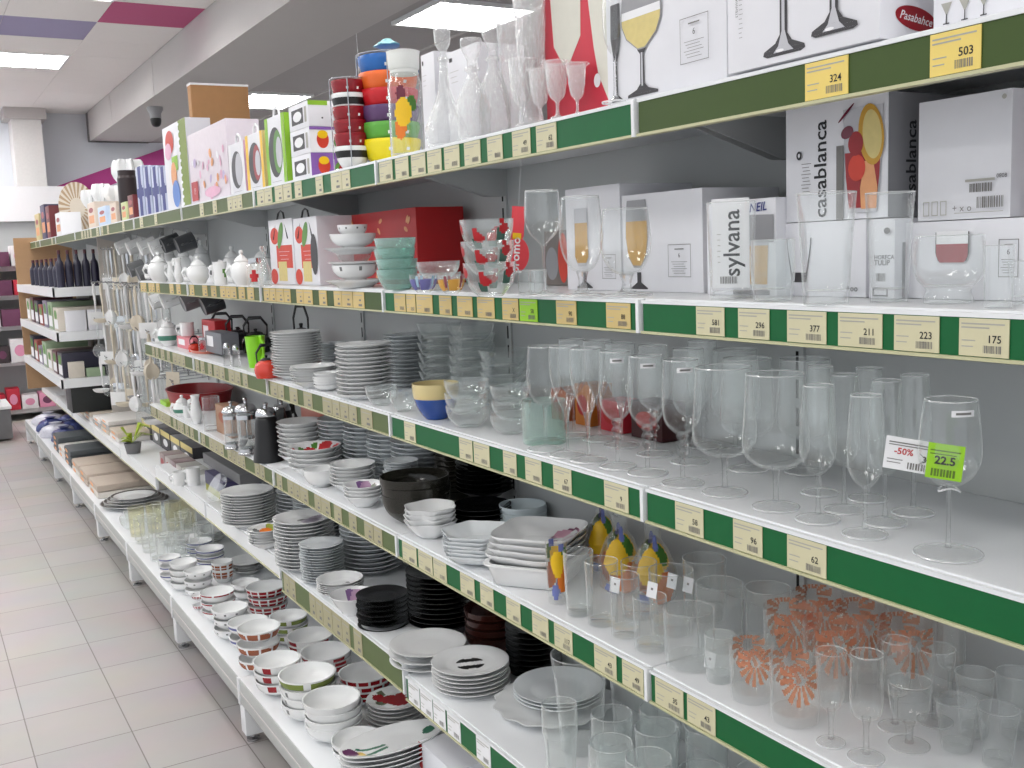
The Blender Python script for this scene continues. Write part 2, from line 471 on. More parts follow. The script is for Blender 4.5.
# ================================================================== THE SHELVING
SEC = [.30, 1.298, 2.305, 3.300, 4.300, 5.300]
gon = bpy.data.objects.new('shelving_unit', None); COL.objects.link(gon); gon.location = (XB, 0, 0)
tag(gon, 'long grey metal shelving frame with slotted uprights holding all shelves', 'shelving')
ys = SEC + [6.3, 7.3, 8.3, 9.3, 10.3]
ys0 = [-.7] + ys
for a, b in zip(ys0[:-1], ys0[1:]):
    pbm = B()
    for z0, z1 in ((.05, .63), (.635, 1.005), (1.01, 1.41), (1.415, 1.86)):
        pbm.box(.0, a + .004, z0, .02, b - .004, z1, 0, .002)
    ob('back_panel', pbm.build('back_panel', panel_grey), gon)
for y in ys:
    ub = B().box(-.006, y - .014, .05, .02, y + .014, 1.86, 0)
    for k in range(34):
        z = .12 + k * .05
        ub.box(-.0072, y - .0028, z, -.0055, y + .0028, z + .033, 1)
    ob('upright', ub.build('upright', [panel_grey, slot_black]), gon)
ob('top_cap', B().box(-.01, -.7, 1.86, .03, 10.3, 1.875).build('top_cap', panel_grey), gon)
for y in ys:
    f = ob('foot', B().box(.83 - XB, y - .028, .028, .0, y + .028, .135, 0, .004).build('foot', shelf_white), gon)
    ob('levelling_screw', B().lathe([(0, 0), (.022, 0), (.022, .008), (.008, .012), (.008, .03), (0, .03)], 14, 0, (.86 - XB, y, 0)).build('levelling_screw', steel), f)

TAGM = [cream, ink, pale_ink, mid_ink, red_ink]
def tag_mesh(w, h, num, paper, seed=0, near=True):
    """price card, lies in the y-z plane facing -x; text reads towards -y"""
    rnd = random.Random(seed); b = B()
    P = lambda a, c, e=0.0: (-.0012 - e, -a, c)
    b.box(-.0012, -w, 0, 0, 0, h, 0)
    def rect(a0, c0, a1, c1, m, e=.0004): b.add([P(a0, c0, e), P(a1, c0, e), P(a1, c1, e), P(a0, c1, e)], [(0, 1, 2, 3)], m)
    if near:
        rect(.05 * w, h * .84, .92 * w, h * .88, 2); rect(.05 * w, h * .74, .62 * w, h * .78, 2)
        rect(.06 * w, h * .40, .34 * w, h * .43, 2); rect(.06 * w, h * .24, .30 * w, h * .27, 2)
        x = .50 * w
        while x < .86 * w:
            d = rnd.uniform(.006, .022) * w
            rect(x, h * .10, x + d, h * .30, 3); x += d + rnd.uniform(.008, .02) * w
        if num:
            vs, fs = text_geo(num, h * .28, 0, .012)
            b.add([P(.72 * w + x, h * .46 + y, .0004) for x, y in vs], fs, 1)
    else:
        rect(.5 * w, h * .12, .82 * w, h * .26, 3); rect(.56 * w, h * .44, .74 * w, h * .55, 3); rect(.08 * w, h * .78, .85 * w, h * .82, 2)
    return b.build('price_tag', [paper] + TAGM[1:])
FAR_TAGS = {}
LEVEL_WORD = {1: 'top', 2: 'second', 3: 'third', 4: 'fourth', 5: 'fifth', 6: 'base'}
SEC_WORD = ['in the nearest bay', 'in the second bay', 'in the third bay', 'in the fourth bay', 'in the fifth bay', 'in the sixth bay', 'in the seventh bay', 'in the eighth bay', 'in the ninth bay', 'in the tenth bay']
def shelf(lev, k, ya, yb, z, rail, rail_h=.047, tags=(), paper=cream, ground=None, far=None, xf=XF, desc=''):
    r = bpy.data.objects.new('shelf', None); COL.objects.link(r); r.location = (xf, ya, z)
    tag(r, f"white metal {LEVEL_WORD[lev]} shelf {SEC_WORD[k]}{desc}", 'shelf', 'gondola shelves')
    w = yb - ya
    bd = B().box(0, .002, -.022, XB - xf - .001, w - .002, 0, 0, .003).box(.004, .002, -.034, .03, w - .002, -.02, 1)
    ob('board', bd.build('board', [shelf_white, under_grey]), r)
    zt = -.008; zb = zt - rail_h
    rb = B().box(-.006, .006, zb, .004, w - .006, zt, 0).box(-.010, .004, zb - .004, .004, w - .004, zb, 1).box(-.008, .004, zt, .004, w - .004, zt + .005, 2)
    rr = ob('price_rail', rb.build('price_rail', [rail, rail_lip, shelf_white]), r)
    ob('end_clip', B().box(-.011, 0, zb - .004, .004, .008, zt + .006, 0, .001).build('end_clip', shelf_white), r)
    for yy in (.012, w - .012):
        br = B(); n = len(br.v)
        x1 = XB - xf - .004
        pts = [(.05, -.022), (x1, -.022), (x1, -.09), (x1 - .05, -.09)]
        br.add([(x, yy - .0015, zz) for x, zz in pts] + [(x, yy + .0015, zz) for x, zz in pts], [(0, 1, 2, 3), (7, 6, 5, 4)] + [(i, (i + 1) % 4, 4 + (i + 1) % 4, 4 + i) for i in range(4)])
        ob('bracket', br.build('bracket', under_grey), r)
    th = rail_h - .002
    zr = z + zb + rail_h / 2
    for i, t in enumerate(tags):
        uL, uR, num = t[:3]; pp = t[3] if len(t) > 3 else paper
        y1, y0 = y_at(uL, xf - .006, zr), y_at(uR, xf - .006, zr)
        o = ob('price_tag', tag_mesh(y1 - y0, th, num, pp, i + lev * 31 + k), rr)
        o.location = (-.0065, y1 - ya, zb + .001)
    if far is not None:
        rnd = random.Random(lev * 17 + k); y = w - .03
        while y > .12:
            tw = rnd.choice((.055, .06, .075))
            if rnd.random() < far:
                key = (tw, th, paper.name)
                if key not in FAR_TAGS: FAR_TAGS[key] = tag_mesh(tw, th, '', paper, 3, False)
                o = ob('price_tag', FAR_TAGS[key], rr); o.location = (-.0065, y, zb + .001)
            y -= tw + rnd.choice((.003, .004, .03, .055))
    return r
T1 = [(380, 393, ''), (396, 409, ''), (412, 426, ''), (428, 442, ''), (445, 460, ''), (465, 481, ''), (488, 503, ''), (513, 531, '49'), (537, 557, '62')]
T20 = [(697, 725, '581'), (739, 770, '296'), (788, 827, '377'), (839, 883, '211'), (895, 940, '223'), (960, 1010, '175')]
T21 = [(395, 406, ''), (407, 416, ''), (417, 433, ''), (440, 452, ''), (458, 473, ''), (478, 495, ''), (503, 519, 'X'), (520.5, 538, '58', lime_tag), (557, 577, '90'), (607, 631, '88')]
T30 = [(676, 704, '58'), (734, 763, '96'), (788, 827, '62')]
T31 = [(405, 416, ''), (460, 473, ''), (474.5, 490, ''), (504, 517, ''), (526, 542, ''), (554, 572, '67'), (605, 629, '9')]
T40 = [(656, 684, '35'), (688, 716, '43')]
T41 = [(403, 417, ''), (419, 433, ''), (434, 447, ''), (461, 475, ''), (481, 494, ''), (507, 521, ''), (533, 549, ''), (555, 573, '117'), (595, 617, '43'), (623, 644, '49')]
T51 = [(409, 420, '', white_paper), (421, 433, '', white_paper), (434, 446, '', white_paper), (448, 461, '', white_paper), (477, 491, '', white_paper)]
for k in range(5):
    ya, yb = SEC[k], SEC[k + 1]
    near = k < 2
    far = None if near else .9
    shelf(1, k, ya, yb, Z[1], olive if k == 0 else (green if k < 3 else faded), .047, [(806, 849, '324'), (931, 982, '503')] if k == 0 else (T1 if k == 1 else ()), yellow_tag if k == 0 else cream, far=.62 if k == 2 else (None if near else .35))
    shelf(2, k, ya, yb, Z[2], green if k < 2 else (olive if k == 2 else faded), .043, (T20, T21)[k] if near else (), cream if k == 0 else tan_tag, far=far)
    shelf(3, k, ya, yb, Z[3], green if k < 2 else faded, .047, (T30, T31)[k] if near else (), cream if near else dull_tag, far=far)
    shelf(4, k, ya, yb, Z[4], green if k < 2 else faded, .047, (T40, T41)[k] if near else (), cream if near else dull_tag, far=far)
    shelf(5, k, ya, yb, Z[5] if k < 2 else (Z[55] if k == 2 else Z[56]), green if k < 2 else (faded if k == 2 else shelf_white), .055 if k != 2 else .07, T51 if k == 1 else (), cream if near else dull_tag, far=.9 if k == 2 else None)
for k in range(5, 10):
    ya, yb = ys[k], ys[k + 1]
    shelf(1, k, ya, yb, Z[1], faded, .047, far=.25)
    shelf(5, k, ya, yb, Z[57], shelf_white, .05)
for k in range(10):
    ya, yb = ys[k], ys[k + 1]
    r = bpy.data.objects.new('base_shelf', None); COL.objects.link(r); r.location = (.83, ya, Z[6])
    tag(r, f'deep white base shelf on short feet {SEC_WORD[k]}', 'shelf', 'base shelves')
    ob('board', B().box(0, .002, -.02, .50, yb - ya - .002, 0, 0, .003).build('board', shelf_white), r)
    ob('front_rail', B().box(-.004, .004, -.088, .008, yb - ya - .004, -.004, 0, .002).box(-.006, .004, -.05, -.003, yb - ya - .004, -.045, 1).build('front_rail', [smat('base_rail', 176, 178, 176, .4), joint]), r)
    ob('end_clip', B().box(-.008, -.006, -.092, .01, .012, .0, 0, .001).build('end_clip', shelf_white), r)

# ================================================================== KINDS OF THINGS
# --- drinking glasses (unit radius, unit height; scaled when set out)
def rim_ring(r, rr=.012, dz=.005, seg=40):
    return B().lathe([(r - rr, .997), (r, .997 + dz), (r + rr, .997), (r, .997 - dz), (r - rr, .997)], seg).build('rim', GR)
def stem_kind(key, name, bowl, stem, foot_r, extra=(), seg=32, bm_=G, wallt=.03):
    """bowl: outer profile; stem: (r,z); all in units of the widest radius / full height"""
    f = B().lathe([(0, 0), (foot_r, 0), (foot_r, .008), (foot_r * .75, .016), (foot_r * .3, .032), (stem[0][0] * 1.3, .05), (0, .05)], seg).lathe([(foot_r - .03, .012), (foot_r - .005, .016), (foot_r + .015, .008), (foot_r + .008, .002), (foot_r - .03, .012)], seg, 1).build('foot', [GF, GR])
    st = B().lathe([(0, stem[0][1])] + cr(stem, 3) + [(0, stem[-1][1])], 14).build('stem', GT)
    o = cr(bowl, 4)
    bw = B().lathe(wall(o, wallt * .5), seg).build('bowl', bm_)
    kind(key, name, 'glass', None, (('foot', f), ('stem', st), ('bowl', bw), ('rim', rim_ring(bowl[-1][0] - .012))) + tuple(extra))
def sticker(r0, z, name='sticker'):
    b = B(); n = 8; a0, a1 = math.radians(218), math.radians(268)
    for (dz, m, e) in ((.02, 0, 1.012), (.007, 1, 1.02)):
        vs = []
        for i in range(n + 1):
            t = a0 + (a1 - a0) * i / n if m == 0 else a0 + .15 + (a1 - a0 - .3) * i / n
            for s in (-1, 1): vs.append((r0 * e * math.cos(t), r0 * e * math.sin(t), z + s * dz))
        b.add(vs, [(2 * i, 2 * i + 2, 2 * i + 3, 2 * i + 1) for i in range(n)], m)
    return (name, b.build(name, [white_paper, mid_ink]))
tulip_b = [(.12, .40), (.45, .425), (.86, .50), (1, .62), (.99, .78), (.90, 1)]
knob = [(.14, .045), (.12, .15), (.2, .17), (.13, .19), (.17, .22), (.33, .25), (.22, .285), (.34, .32), (.22, .355), (.33, .39), (.2, .42)]
stem_kind('tulip', 'wine_glass', tulip_b, knob, 1.12)
stem_kind('tulip_s', 'wine_glass', tulip_b, knob, 1.12, (sticker(.955, .93),))
stem_kind('trumpet', 'wine_glass', [(.12, .30), (.22, .40), (.52, .50), (.9, .66), (1, .82), (.97, 1)], [(.13, .045), (.09, .1), (.09, .2), (.16, .34), (.26, .43)], 1.15)
stem_kind('flute', 'champagne_flute', [(.12, .34), (.5, .37), (.88, .45), (1, .56), (.95, .78), (.82, 1)], [(.2, .045), (.13, .12), (.13, .26), (.16, .35)], 1.25)
stem_kind('goblet', 'balloon_goblet', [(.1, .29), (.55, .315), (.92, .39), (1, .47), (.98, .60), (.91, .84), (.87, 1)], [(.11, .045), (.085, .12), (.10, .24), (.14, .31)], .72)
stem_kind('bigwine', 'wine_glass', [(.08, .44), (.42, .46), (.82, .53), (1, .64), (.96, .80), (.84, 1)], [(.12, .045), (.075, .14), (.075, .34), (.11, .45)], 1.12, (sticker(.89, .93),))
stem_kind('wine', 'wine_glass', [(.1, .42), (.5, .455), (.9, .56), (1, .68), (.95, .84), (.86, 1)], [(.12, .045), (.09, .15), (.09, .34), (.13, .43)], 1.1)
stem_kind('wine_long', 'wine_glass', [(.1, .47), (.35, .52), (.78, .60), (1, .72), (1, .85), (.93, 1)], [(.13, .045), (.085, .15), (.085, .36), (.12, .48)], 1.0)
stem_kind('liqueur', 'liqueur_glass', [(.3, .38), (.8, .41), (1, .52), (1, .75), (1.0, 1)], [(.25, .045), (.2, .12), (.2, .3), (.32, .39)], 1.15)
stem_kind('cordial', 'cordial_glass', [(.2, .36), (.62, .40), (.85, .55), (.95, .78), (1, 1)], [(.22, .045), (.18, .12), (.2, .28), (.3, .37)], .95)
stem_kind('beerglass', 'beer_glass', [(.2, .24), (.58, .29), (.9, .44), (1, .6), (.95, .8), (.86, 1)], [(.3, .045), (.2, .10), (.2, .17), (.3, .25)], 1.0)
def tumbler_kind(key, name, outer, base, m=G, seg=32, sq=None, parts=(), mats=None, matf=0, cat='glass', t=.035):
    o = cr(outer, 3)
    inner = [(max(0, r - t), z) for r, z in o[::-1] if z > base]
    prof = [(0, 0)] + o + inner + [(max(.01, inner[-1][0] * .9), base), (0, base)]
    bw = B().lathe(prof, seg, matf, sq=sq).build('body', mats or m)
    solid = B().lathe([(0, .004), (o[0][0] * .93, .006), (o[0][0] * .93, base * .9), (0, base * .95)], seg).build('base', GB)
    kind(key, name, cat, None, (('body', bw), ('base', solid), ('rim', rim_ring(outer[-1][0] - t / 2))) + tuple(parts))
hexa = lambda n, d: (lambda t, r, z: 1 - d * abs(math.sin(n * t / 2)) if z < .82 else 1)
tumbler_kind('tumbler', 'whisky_tumbler', [(.9, 0), (.96, .02), (.97, .3), (1, 1)], .16)
tumbler_kind('tumbler_sq', 'whisky_tumbler', [(.86, 0), (.95, .03), (.97, .3), (1, 1)], .2, sq=lambda t, r, z: 1 + (.10 * (abs(math.cos(2 * t)) - .5) if z < .3 else 0))
tumbler_kind('tallglass', 'tall_glass', [(.84, 0), (.87, .02), (.93, .5), (1, 1)], .08)
tumbler_kind('ribglass', 'tall_glass', [(.84, 0), (.87, .02), (.93, .5), (1, 1)], .08, sq=lambda t, r, z: 1 - .035 * abs(math.sin(9 * t + z * 9)), seg=72, m=GH)
tumbler_kind('facetvase', 'faceted_tall_glass', [(.72, 0), (.76, .04), (.88, .6), (1, 1)], .12, sq=hexa(8, .07), seg=48)
tumbler_kind('shot', 'shot_glass', [(.66, 0), (.72, .05), (.84, .5), (1, 1)], .18, sq=hexa(8, .06), seg=48)
tumbler_kind('pressed', 'pressed_glass_tumbler', [(.78, 0), (.82, .04), (.9, .55), (1, .66), (.99, 1)], .12, m=GH, sq=lambda t, r, z: 1 - (.07 * abs(math.sin(5 * t)) if z < .62 else 0), seg=60)
tumbler_kind('straight', 'straight_glass', [(.94, 0), (.98, .02), (1, .5), (1, 1)], .1)
tumbler_kind('wine_tumbler', 'footed_tumbler', [(.68, 0), (.70, .04), (.66, .12), (.56, .17), (.66, .23), (.92, .38), (1, .58), (1, .82), (.96, 1)], .26)
tumbler_kind('brilliant', 'cut_glass_tumbler', [(.8, 0), (.9, .06), (1, .5), (.98, .9), (1, 1)], .2, m=GH, sq=lambda t, r, z: 1 - (.06 * abs(math.sin(6 * t + 12 * z)) if z < .5 else 0), seg=72)
# printed tumblers
orange = smat('print_orange', 226, 98, 50, .5, var=.15)
def flower(k):
    kk, a, r, z = k
    for c in (.66, .16):
        da = (a - c + .5) % 1 - .5
        dx, dz = da * 6.28, (z - .82) * 1.9
        q = math.hypot(dx, dz); th = math.atan2(dz, dx)
        if .24 < q < .86 and math.cos(15 * th) > -.75 + .9 * (q - .24): return 1
    return 0
oprint = glass_thin('print_orange_glaze', (.93, .45, .28), .3, .03, 3, haze=.26)
def dense(pts, n):
    out = []
    for a, b in zip(pts[:-1], pts[1:]):
        for i in range(n): out.append((a[0] + (b[0] - a[0]) * i / n, a[1] + (b[1] - a[1]) * i / n))
    return out + [pts[-1]]
dp = dense([(.9, 0), (.96, .04), (1, 1)], 30)
fl = B().lathe(dp + [(.965, 1), (.93, .2), (0, .2)], 150, lambda k: flower(k) if k[0] < len(dp) - 1 else 0).build('body', [G, oprint])
kind('flowertumbler', 'whisky_tumbler', 'glass', None, (('body', fl), ('base', B().lathe([(0, .004), (.86, .006), (.9, .17), (0, .18)], 32).build('base', GB))))
fy = smat('fruit_yellow', 236, 190, 20, .4, var=.1); fo = smat('fruit_orange', 226, 120, 30, .4, var=.1)
fb_ = smat('fruit_blue', 110, 120, 180, .4, var=.15); fg = smat('fruit_green', 70, 120, 40, .4, var=.15); fr_ = smat('fruit_red', 186, 34, 40, .4, var=.15)
def fruit(k, z0=.55, ph=.7):
    kk, a, r, z = k
    da = ((a - ph + .25) % .5) - .25
    x, y = da * 6.28 / 1.5, (z - z0) * 1.9
    if math.hypot(x + .12, y - .25) < .42: return 1
    if math.hypot(x - .28, y + .25) < .42: return 2
    if math.hypot(x + .3, y + .62) < .24 or math.hypot(x - .15, y - .78) < .18: return 3
    if math.hypot((x - .3) * .8, y - .5) < .26: return 4
    return 0
dt = dense([(.84, 0), (.87, .03), (1, 1)], 16)
ft = B().lathe(dt + [(.96, 1), (.84, .1), (0, .1)], 72, lambda k: fruit(k) if k[0] < len(dt) - 1 else 0).build('body', [G, fy, fo, fb_, fg])
kind('fruitglass', 'tall_glass', 'glass', None, (('body', ft), ('base', B().lathe([(0, .004), (.8, .006), (.82, .08), (0, .09)], 28).build('base', GB))))
# printed jug with a pulled neck
dj = dense([(.7, 0), (.95, .06), (1, .4), (.62, .68), (.34, .78), (.36, 1)], 8)
jg = B().lathe(dj + [(.31, 1), (.29, .8), (.56, .68), (.93, .4), (.85, .08), (0, .08)], 64, lambda k: fruit(k, .36, .72) if k[0] < len(dj) - 1 else 0).build('body', [G, fy, fo, fb_, fg])
kind('fruitcarafe', 'carafe', 'carafe', None, (('body', jg), ('stopper', B().lathe(cr([(0, .96), (.26, .97), (.3, 1.02), (.12, 1.04), (.28, 1.10), (.2, 1.17), (0, 1.19)]), 20).build('stopper', GT))))
# cut-glass decanters and vases for the top shelf
fac = lambda n, d: (lambda t, r, z: 1 - d * abs(math.sin(n * t / 2 + z * 14)))
def decanter(key, name, body, stopper, cut=10):
    bd = B().lathe(wall(cr(body, 4), .05), 40, sq=fac(cut, .08)).build('body', GC)
    nb = B().lathe([(body[-1][0] * 1.25, body[-1][1] - .03), (body[-1][0] * 1.35, body[-1][1] - .015), (body[-1][0] * 1.25, body[-1][1])], 24).build('neck_ring', GC)
    ps = [('body', bd), ('neck_ring', nb)]
    if stopper: ps.append(('stopper', B().lathe(cr(stopper, 3), 16, sq=fac(8, .1)).build('stopper', GC)))
    kind(key, name, 'decanter', None, tuple(ps))
decanter('decanter', 'decanter', [(.75, 0), (.95, .03), (1, .18), (.62, .34), (.34, .48), (.22, .62), (.2, .76)], [(0, .72), (.16, .74), (.18, .78), (.14, .80), (.36, .86), (.42, .94), (.36, 1), (0, 1)])
decanter('decanter_b', 'decanter', [(.7, 0), (.9, .03), (1, .22), (.95, .38), (.55, .54), (.3, .62), (.32, .7)], [(0, .68), (.24, .70), (.3, .74), (.26, .77), (.55, .86), (.62, .97), (0, .95)], 14)
decanter('crystalvase', 'crystal_vase', [(.55, 0), (.62, .04), (.5, .10), (.44, .16), (.7, .4), (.85, .7), (1, 1)], None, 12)
decanter('crystalglass', 'crystal_goblet', [(.62, 0), (.64, .03), (.2, .10), (.18, .3), (.6, .4), (.86, .62), (1, 1)], None, 10)
# glass bowls
bowl_o = [(.42, 0), (.5, .02), (.82, .32), (.97, .68), (1, 1)]
def glass_bowl(key, name, o, m, parts=(), t=.035):
    kind(key, name, 'bowl', B().lathe(wall(cr(o, 4), t), 40).build(name, m), parts)
glass_bowl('gbowl', 'glass_bowl', bowl_o, GH)
glass_bowl('gdish', 'glass_bowl', [(.6, 0), (.66, .03), (.86, .4), (1, 1)], GH)
glass_bowl('tealbowl', 'glass_bowl', [(.52, 0), (.62, .03), (.9, .5), (1, 1)], GTEAL)
glass_bowl('bluebowl', 'glass_dish', [(.7, 0), (.85, .1), (.98, .7), (1, 1)], GBLUE)
glass_bowl('smokebowl', 'smoked_glass_bowl', bowl_o, GSMOKE)
glass_bowl('amberbowl', 'amber_glass_bowl', [(.5, 0), (.6, .03), (.9, .5), (1, 1)], GAMBER)
glass_bowl('cylbowl', 'glass_bowl', [(.92, 0), (.98, .03), (1, .5), (1, 1)], GPALE)
lady_r = smat('print_red', 178, 24, 34, .4, var=.15); lady_g = smat('print_leaf', 60, 96, 84, .45, var=.15)
def berries(k):
    kk, a, r, z = k
    for c, zc in ((.63, .45), (.80, .72), (.46, .7), (.15, .5), (.95, .5)):
        x, y = ((a - c + .5) % 1 - .5) * 6.28, (z - zc) * 1.6
        if math.hypot(x, y) < .24 or math.hypot(x + .12, y - .34) < .13: return 1
        if abs(x + .1) < .2 and -.5 < y < 0: return 2
    return 0
db = dense(cr(bowl_o, 3), 2)
kind('berrybowl', 'glass_bowl', 'bowl', B().lathe(db + [(r - .03, z) for r, z in db[::-1] if z > .05] + [(0, .05)], 64, lambda k: berries(k) if k[0] < len(db) - 1 else 0).build('glass_bowl', [GH, lady_r, lady_g]))
def petals(c1, c2):
    def f(k):
        kk, a, r, z = k
        q = (z - .5) * 2
        s = abs(math.sin(a * PI * 5))
        return c1 if .15 < z < .75 and s > .55 else (c2 if .3 < z < .9 and s < .3 else 0)
    return f
for key, c in (('printbowl_a', (1, 2)), ('printbowl_b', (3, 4))):
    kind(key, 'glass_bowl', 'bowl', B().lathe(db + [(r - .03, z) for r, z in db[::-1] if z > .05] + [(0, .05)], 60, (lambda c_: (lambda k: petals(*c_)(k) if k[0] < len(db) - 1 else 0))(c)).build('glass_bowl', [G, smat('print_violet', 110, 110, 170, .4), smat('print_sky', 160, 190, 210, .4), smat('print_mango', 214, 160, 70, .4), smat('print_plum', 140, 70, 80, .4)]))
bw_o = cr(bowl_o, 4)
kind('bluecream', 'painted_bowl', 'bowl', B().lathe(wall(bw_o, .04), 40, lambda k: 1 if k[3] > .58 else 0).build('painted_bowl', [smat('bowl_blue', 24, 72, 150, .25, coat=.4), smat('bowl_cream', 214, 196, 140, .3, coat=.4)]))

# --- china bowls and plates
cb_o = [(.46, 0), (.48, .06), (.47, .08), (.75, .26), (.93, .58), (1, 1)]
def china_bowl(key, name, matf=None, mats=None, o=cb_o, t=.05, seg=48, inner=None, cat='bowl', fine=3):
    oo = dense(cr(o, 4), fine) if matf else cr(o, 4)
    pr = wall(oo, t); n = len(oo)
    def mf(k):
        if matf and k[0] <= n: return matf(k)
        if inner and k[0] > n: return inner(k)
        return 0
    kind(key, name, cat, B().lathe(pr, seg, mf).build(name, mats or china))
dk_red = smat('glaze_red', 150, 26, 34, .2); olive_g = smat('glaze_green', 120, 136, 62, .25); brown_g = smat('glaze_brown', 160, 92, 62, .25, var=.2)
blue_g = smat('glaze_blue', 96, 100, 150, .25); plum_g = smat('glaze_plum', 110, 40, 60, .25); grey_g = smat('glaze_grey', 110, 112, 112, .3)
china_bowl('bowl', 'china_bowl')
china_bowl('bowl_green', 'china_bowl', lambda k: 1 if k[3] > .58 and k[3] < .92 and (k[1] * 3) % 1 > .12 else 0, [china, olive_g], fine=4)
china_bowl('bowl_leaf', 'china_bowl', lambda k: 1 if abs(k[3] - .75) < .12 and (k[1] * 7) % 1 > .86 else 0, [china, grey_g])
china_bowl('bowl_square', 'china_bowl', lambda k: 1 if .5 < k[3] < .93 and abs(((k[1] * 5 + .3) % 1) - .5) < .14 else 0, [china, dk_red])
china_bowl('bowl_brown', 'china_bowl', lambda k: 1 if k[3] > .42 and k[3] < .9 and abs(math.sin(k[1] * PI * 5)) * .62 + .3 > abs(k[3] - .5) * 1.3 and (k[1] * 10) % 1 > .12 else 0, [china, brown_g], fine=3, seg=60)
china_bowl('bowl_check', 'china_bowl', lambda k: 1 if k[3] > .42 and k[3] < .94 and (k[1] * 14) % 1 > .2 and abs(k[3] - .68) > .03 else 0, [china, dk_red], fine=3, seg=70)
china_bowl('bowl_blue', 'china_bowl', lambda k: 1 if k[3] > .68 and k[3] < .88 else 0, [china, blue_g])
china_bowl('bowl_rim', 'china_bowl', lambda k: 1 if k[3] > .84 and k[3] < .97 and (k[1] * 6) % 1 > .15 else 0, [china, dk_red])
china_bowl('bowl_fleur', 'china_bowl', lambda k: 1 if abs(k[3] - .72) < .08 and (k[1] * 9) % 1 > .82 else 0, [china, grey_g])
china_bowl('bowl_maroon', 'china_bowl', lambda k: 1 if k[3] > .6 and k[3] < .92 and (k[1] * 4) % 1 < .3 else 0, [china, dk_red])
china_bowl('bowl_cool', 'china_bowl', None, china_cool)
tall_o = [(.62, 0), (.66, .04), (.86, .3), (.96, .65), (1, 1)]
china_bowl('mugbowl', 'china_bowl', lambda k: 1 if .35 < k[3] < .86 and (k[1] * 9) % 1 > .25 and (k[3] * 5) % 1 > .2 else 0, [china, brown_g], o=tall_o)
# coupe plates: the upper face carries paintings
pl_prof = [(0, .10), (.52, .10), (.52, 0), (.58, 0), (.60, .18), (.80, .55), (1, .92), (1.0, 1), (.975, 1), (.78, .70), (.6, .42), (.5, .36)]
up = [(.5 * (1 - i / 8), .36) for i in range(1, 9)]
def plate(key, name, paint=None, mats=None, base=china, seg=64, prof=pl_prof, flat=up, cat='plate'):
    pr = list(prof); pr = pr[:9] + dense(prof[8:], 4)[1:] + flat
    k0 = 8
    def mf(k):
        if paint and k[0] >= k0:
            a = k[1] * 2 * PI
            return paint(k[2] * math.cos(a), k[2] * math.sin(a), k[2])
        return 0
    kind(key, name, cat, B().lathe(pr, seg, mf).build(name, [base] + (mats or [])))
def blobs(lst):
    def f(x, y, r):
        for bx, by, br, m in lst:
            if math.hypot(x - bx, y - by) < br: return m
        return 0
    return f
plate('plate', 'dinner_plate'); plate('plate_cool', 'dinner_plate', base=china_cool)
plate('plate_black', 'black_plate', base=smat('glaze_black', 16, 16, 18, .25), cat='plate')
deep = [(0, .06), (.46, .06), (.46, 0), (.5, 0), (.52, .10), (.72, .40), (.92, .82), (1.0, .97), (.985, 1), (.88, .86), (.68, .46), (.48, .2)]
upd = [(.48 * (1 - i / 8), .17) for i in range(1, 9)]
def dplate(key, name, paint=None, mats=None, base=china, cat='bowl'): plate(key, name, paint, mats, base, 64, deep, upd, cat)
dplate('soup', 'soup_plate')
dplate('soup_cherry', 'soup_plate', blobs([(-.55, .35, .2, 1), (.05, .45, .26, 1), (.62, .35, .26, 1), (.35, .68, .12, 2), (-.25, .62, .12, 2), (.7, -.2, .2, 1)]), [fr_, fg])
dplate('soup_flower', 'soup_plate', blobs([(.05, .25, .3, 1), (.35, .5, .28, 2), (-.3, .4, .2, 3), (.6, .2, .18, 3), (.15, .72, .18, 1)]), [smat('flower_violet', 124, 90, 140, .3, var=.2), smat('flower_pink', 176, 140, 170, .3, var=.2), smat('leaf_sage', 120, 130, 110, .3)])
dplate('soup_orange', 'soup_plate', blobs([(.05, .35, .34, 1), (.5, .45, .26, 2), (-.45, .35, .22, 3), (.3, .72, .16, 2)]), [fo, smat('leaf_lime', 150, 160, 60, .3), grey_g])
dplate('soup_mark', 'soup_plate', blobs([(.1, -.2, .13, 1), (.35, .0, .1, 1)]), [grey_g])
plate('plate_flower', 'dinner_plate', blobs([(.2, -.2, .3, 1), (.45, .1, .22, 1), (-.05, .05, .14, 2)]), [smat('flower_grey', 150, 140, 156, .3, var=.2), grey_g])
plate('plate_poppy', 'dinner_plate', blobs([(-.1, .2, .34, 1), (.1, -.1, .36, 1), (-.42, .45, .24, 1), (-.5, .1, .2, 2), (-.25, .7, .14, 2), (.3, .3, .2, 1)]), [smat('poppy_red', 150, 16, 26, .25, var=.25), smat('poppy_leaf', 84, 90, 60, .3)])
def eye(x, y, r):
    u, v = x * .91 - y * .42, x * .42 + y * .91
    if math.hypot(u * .8, v) < .34 and abs(v) > .11 and abs(u) < .36: return 1
    return 0
plate('plate_logo', 'dinner_plate', eye, [black], seg=96)
plate('plate_scallop', 'serving_plate')
sc = B().lathe(pl_prof + up, 96, sq=lambda t, r, z: 1 + (.035 * math.sin(14 * t) if r > .9 else 0)).build('serving_plate', china)
kind('plate_scallop', 'serving_plate', 'plate', sc)
plate('plate_dark_rim', 'dinner_plate', lambda x, y, r: 1 if r > .9 else 0, [smat('rim_dark', 60, 52, 50, .3)])
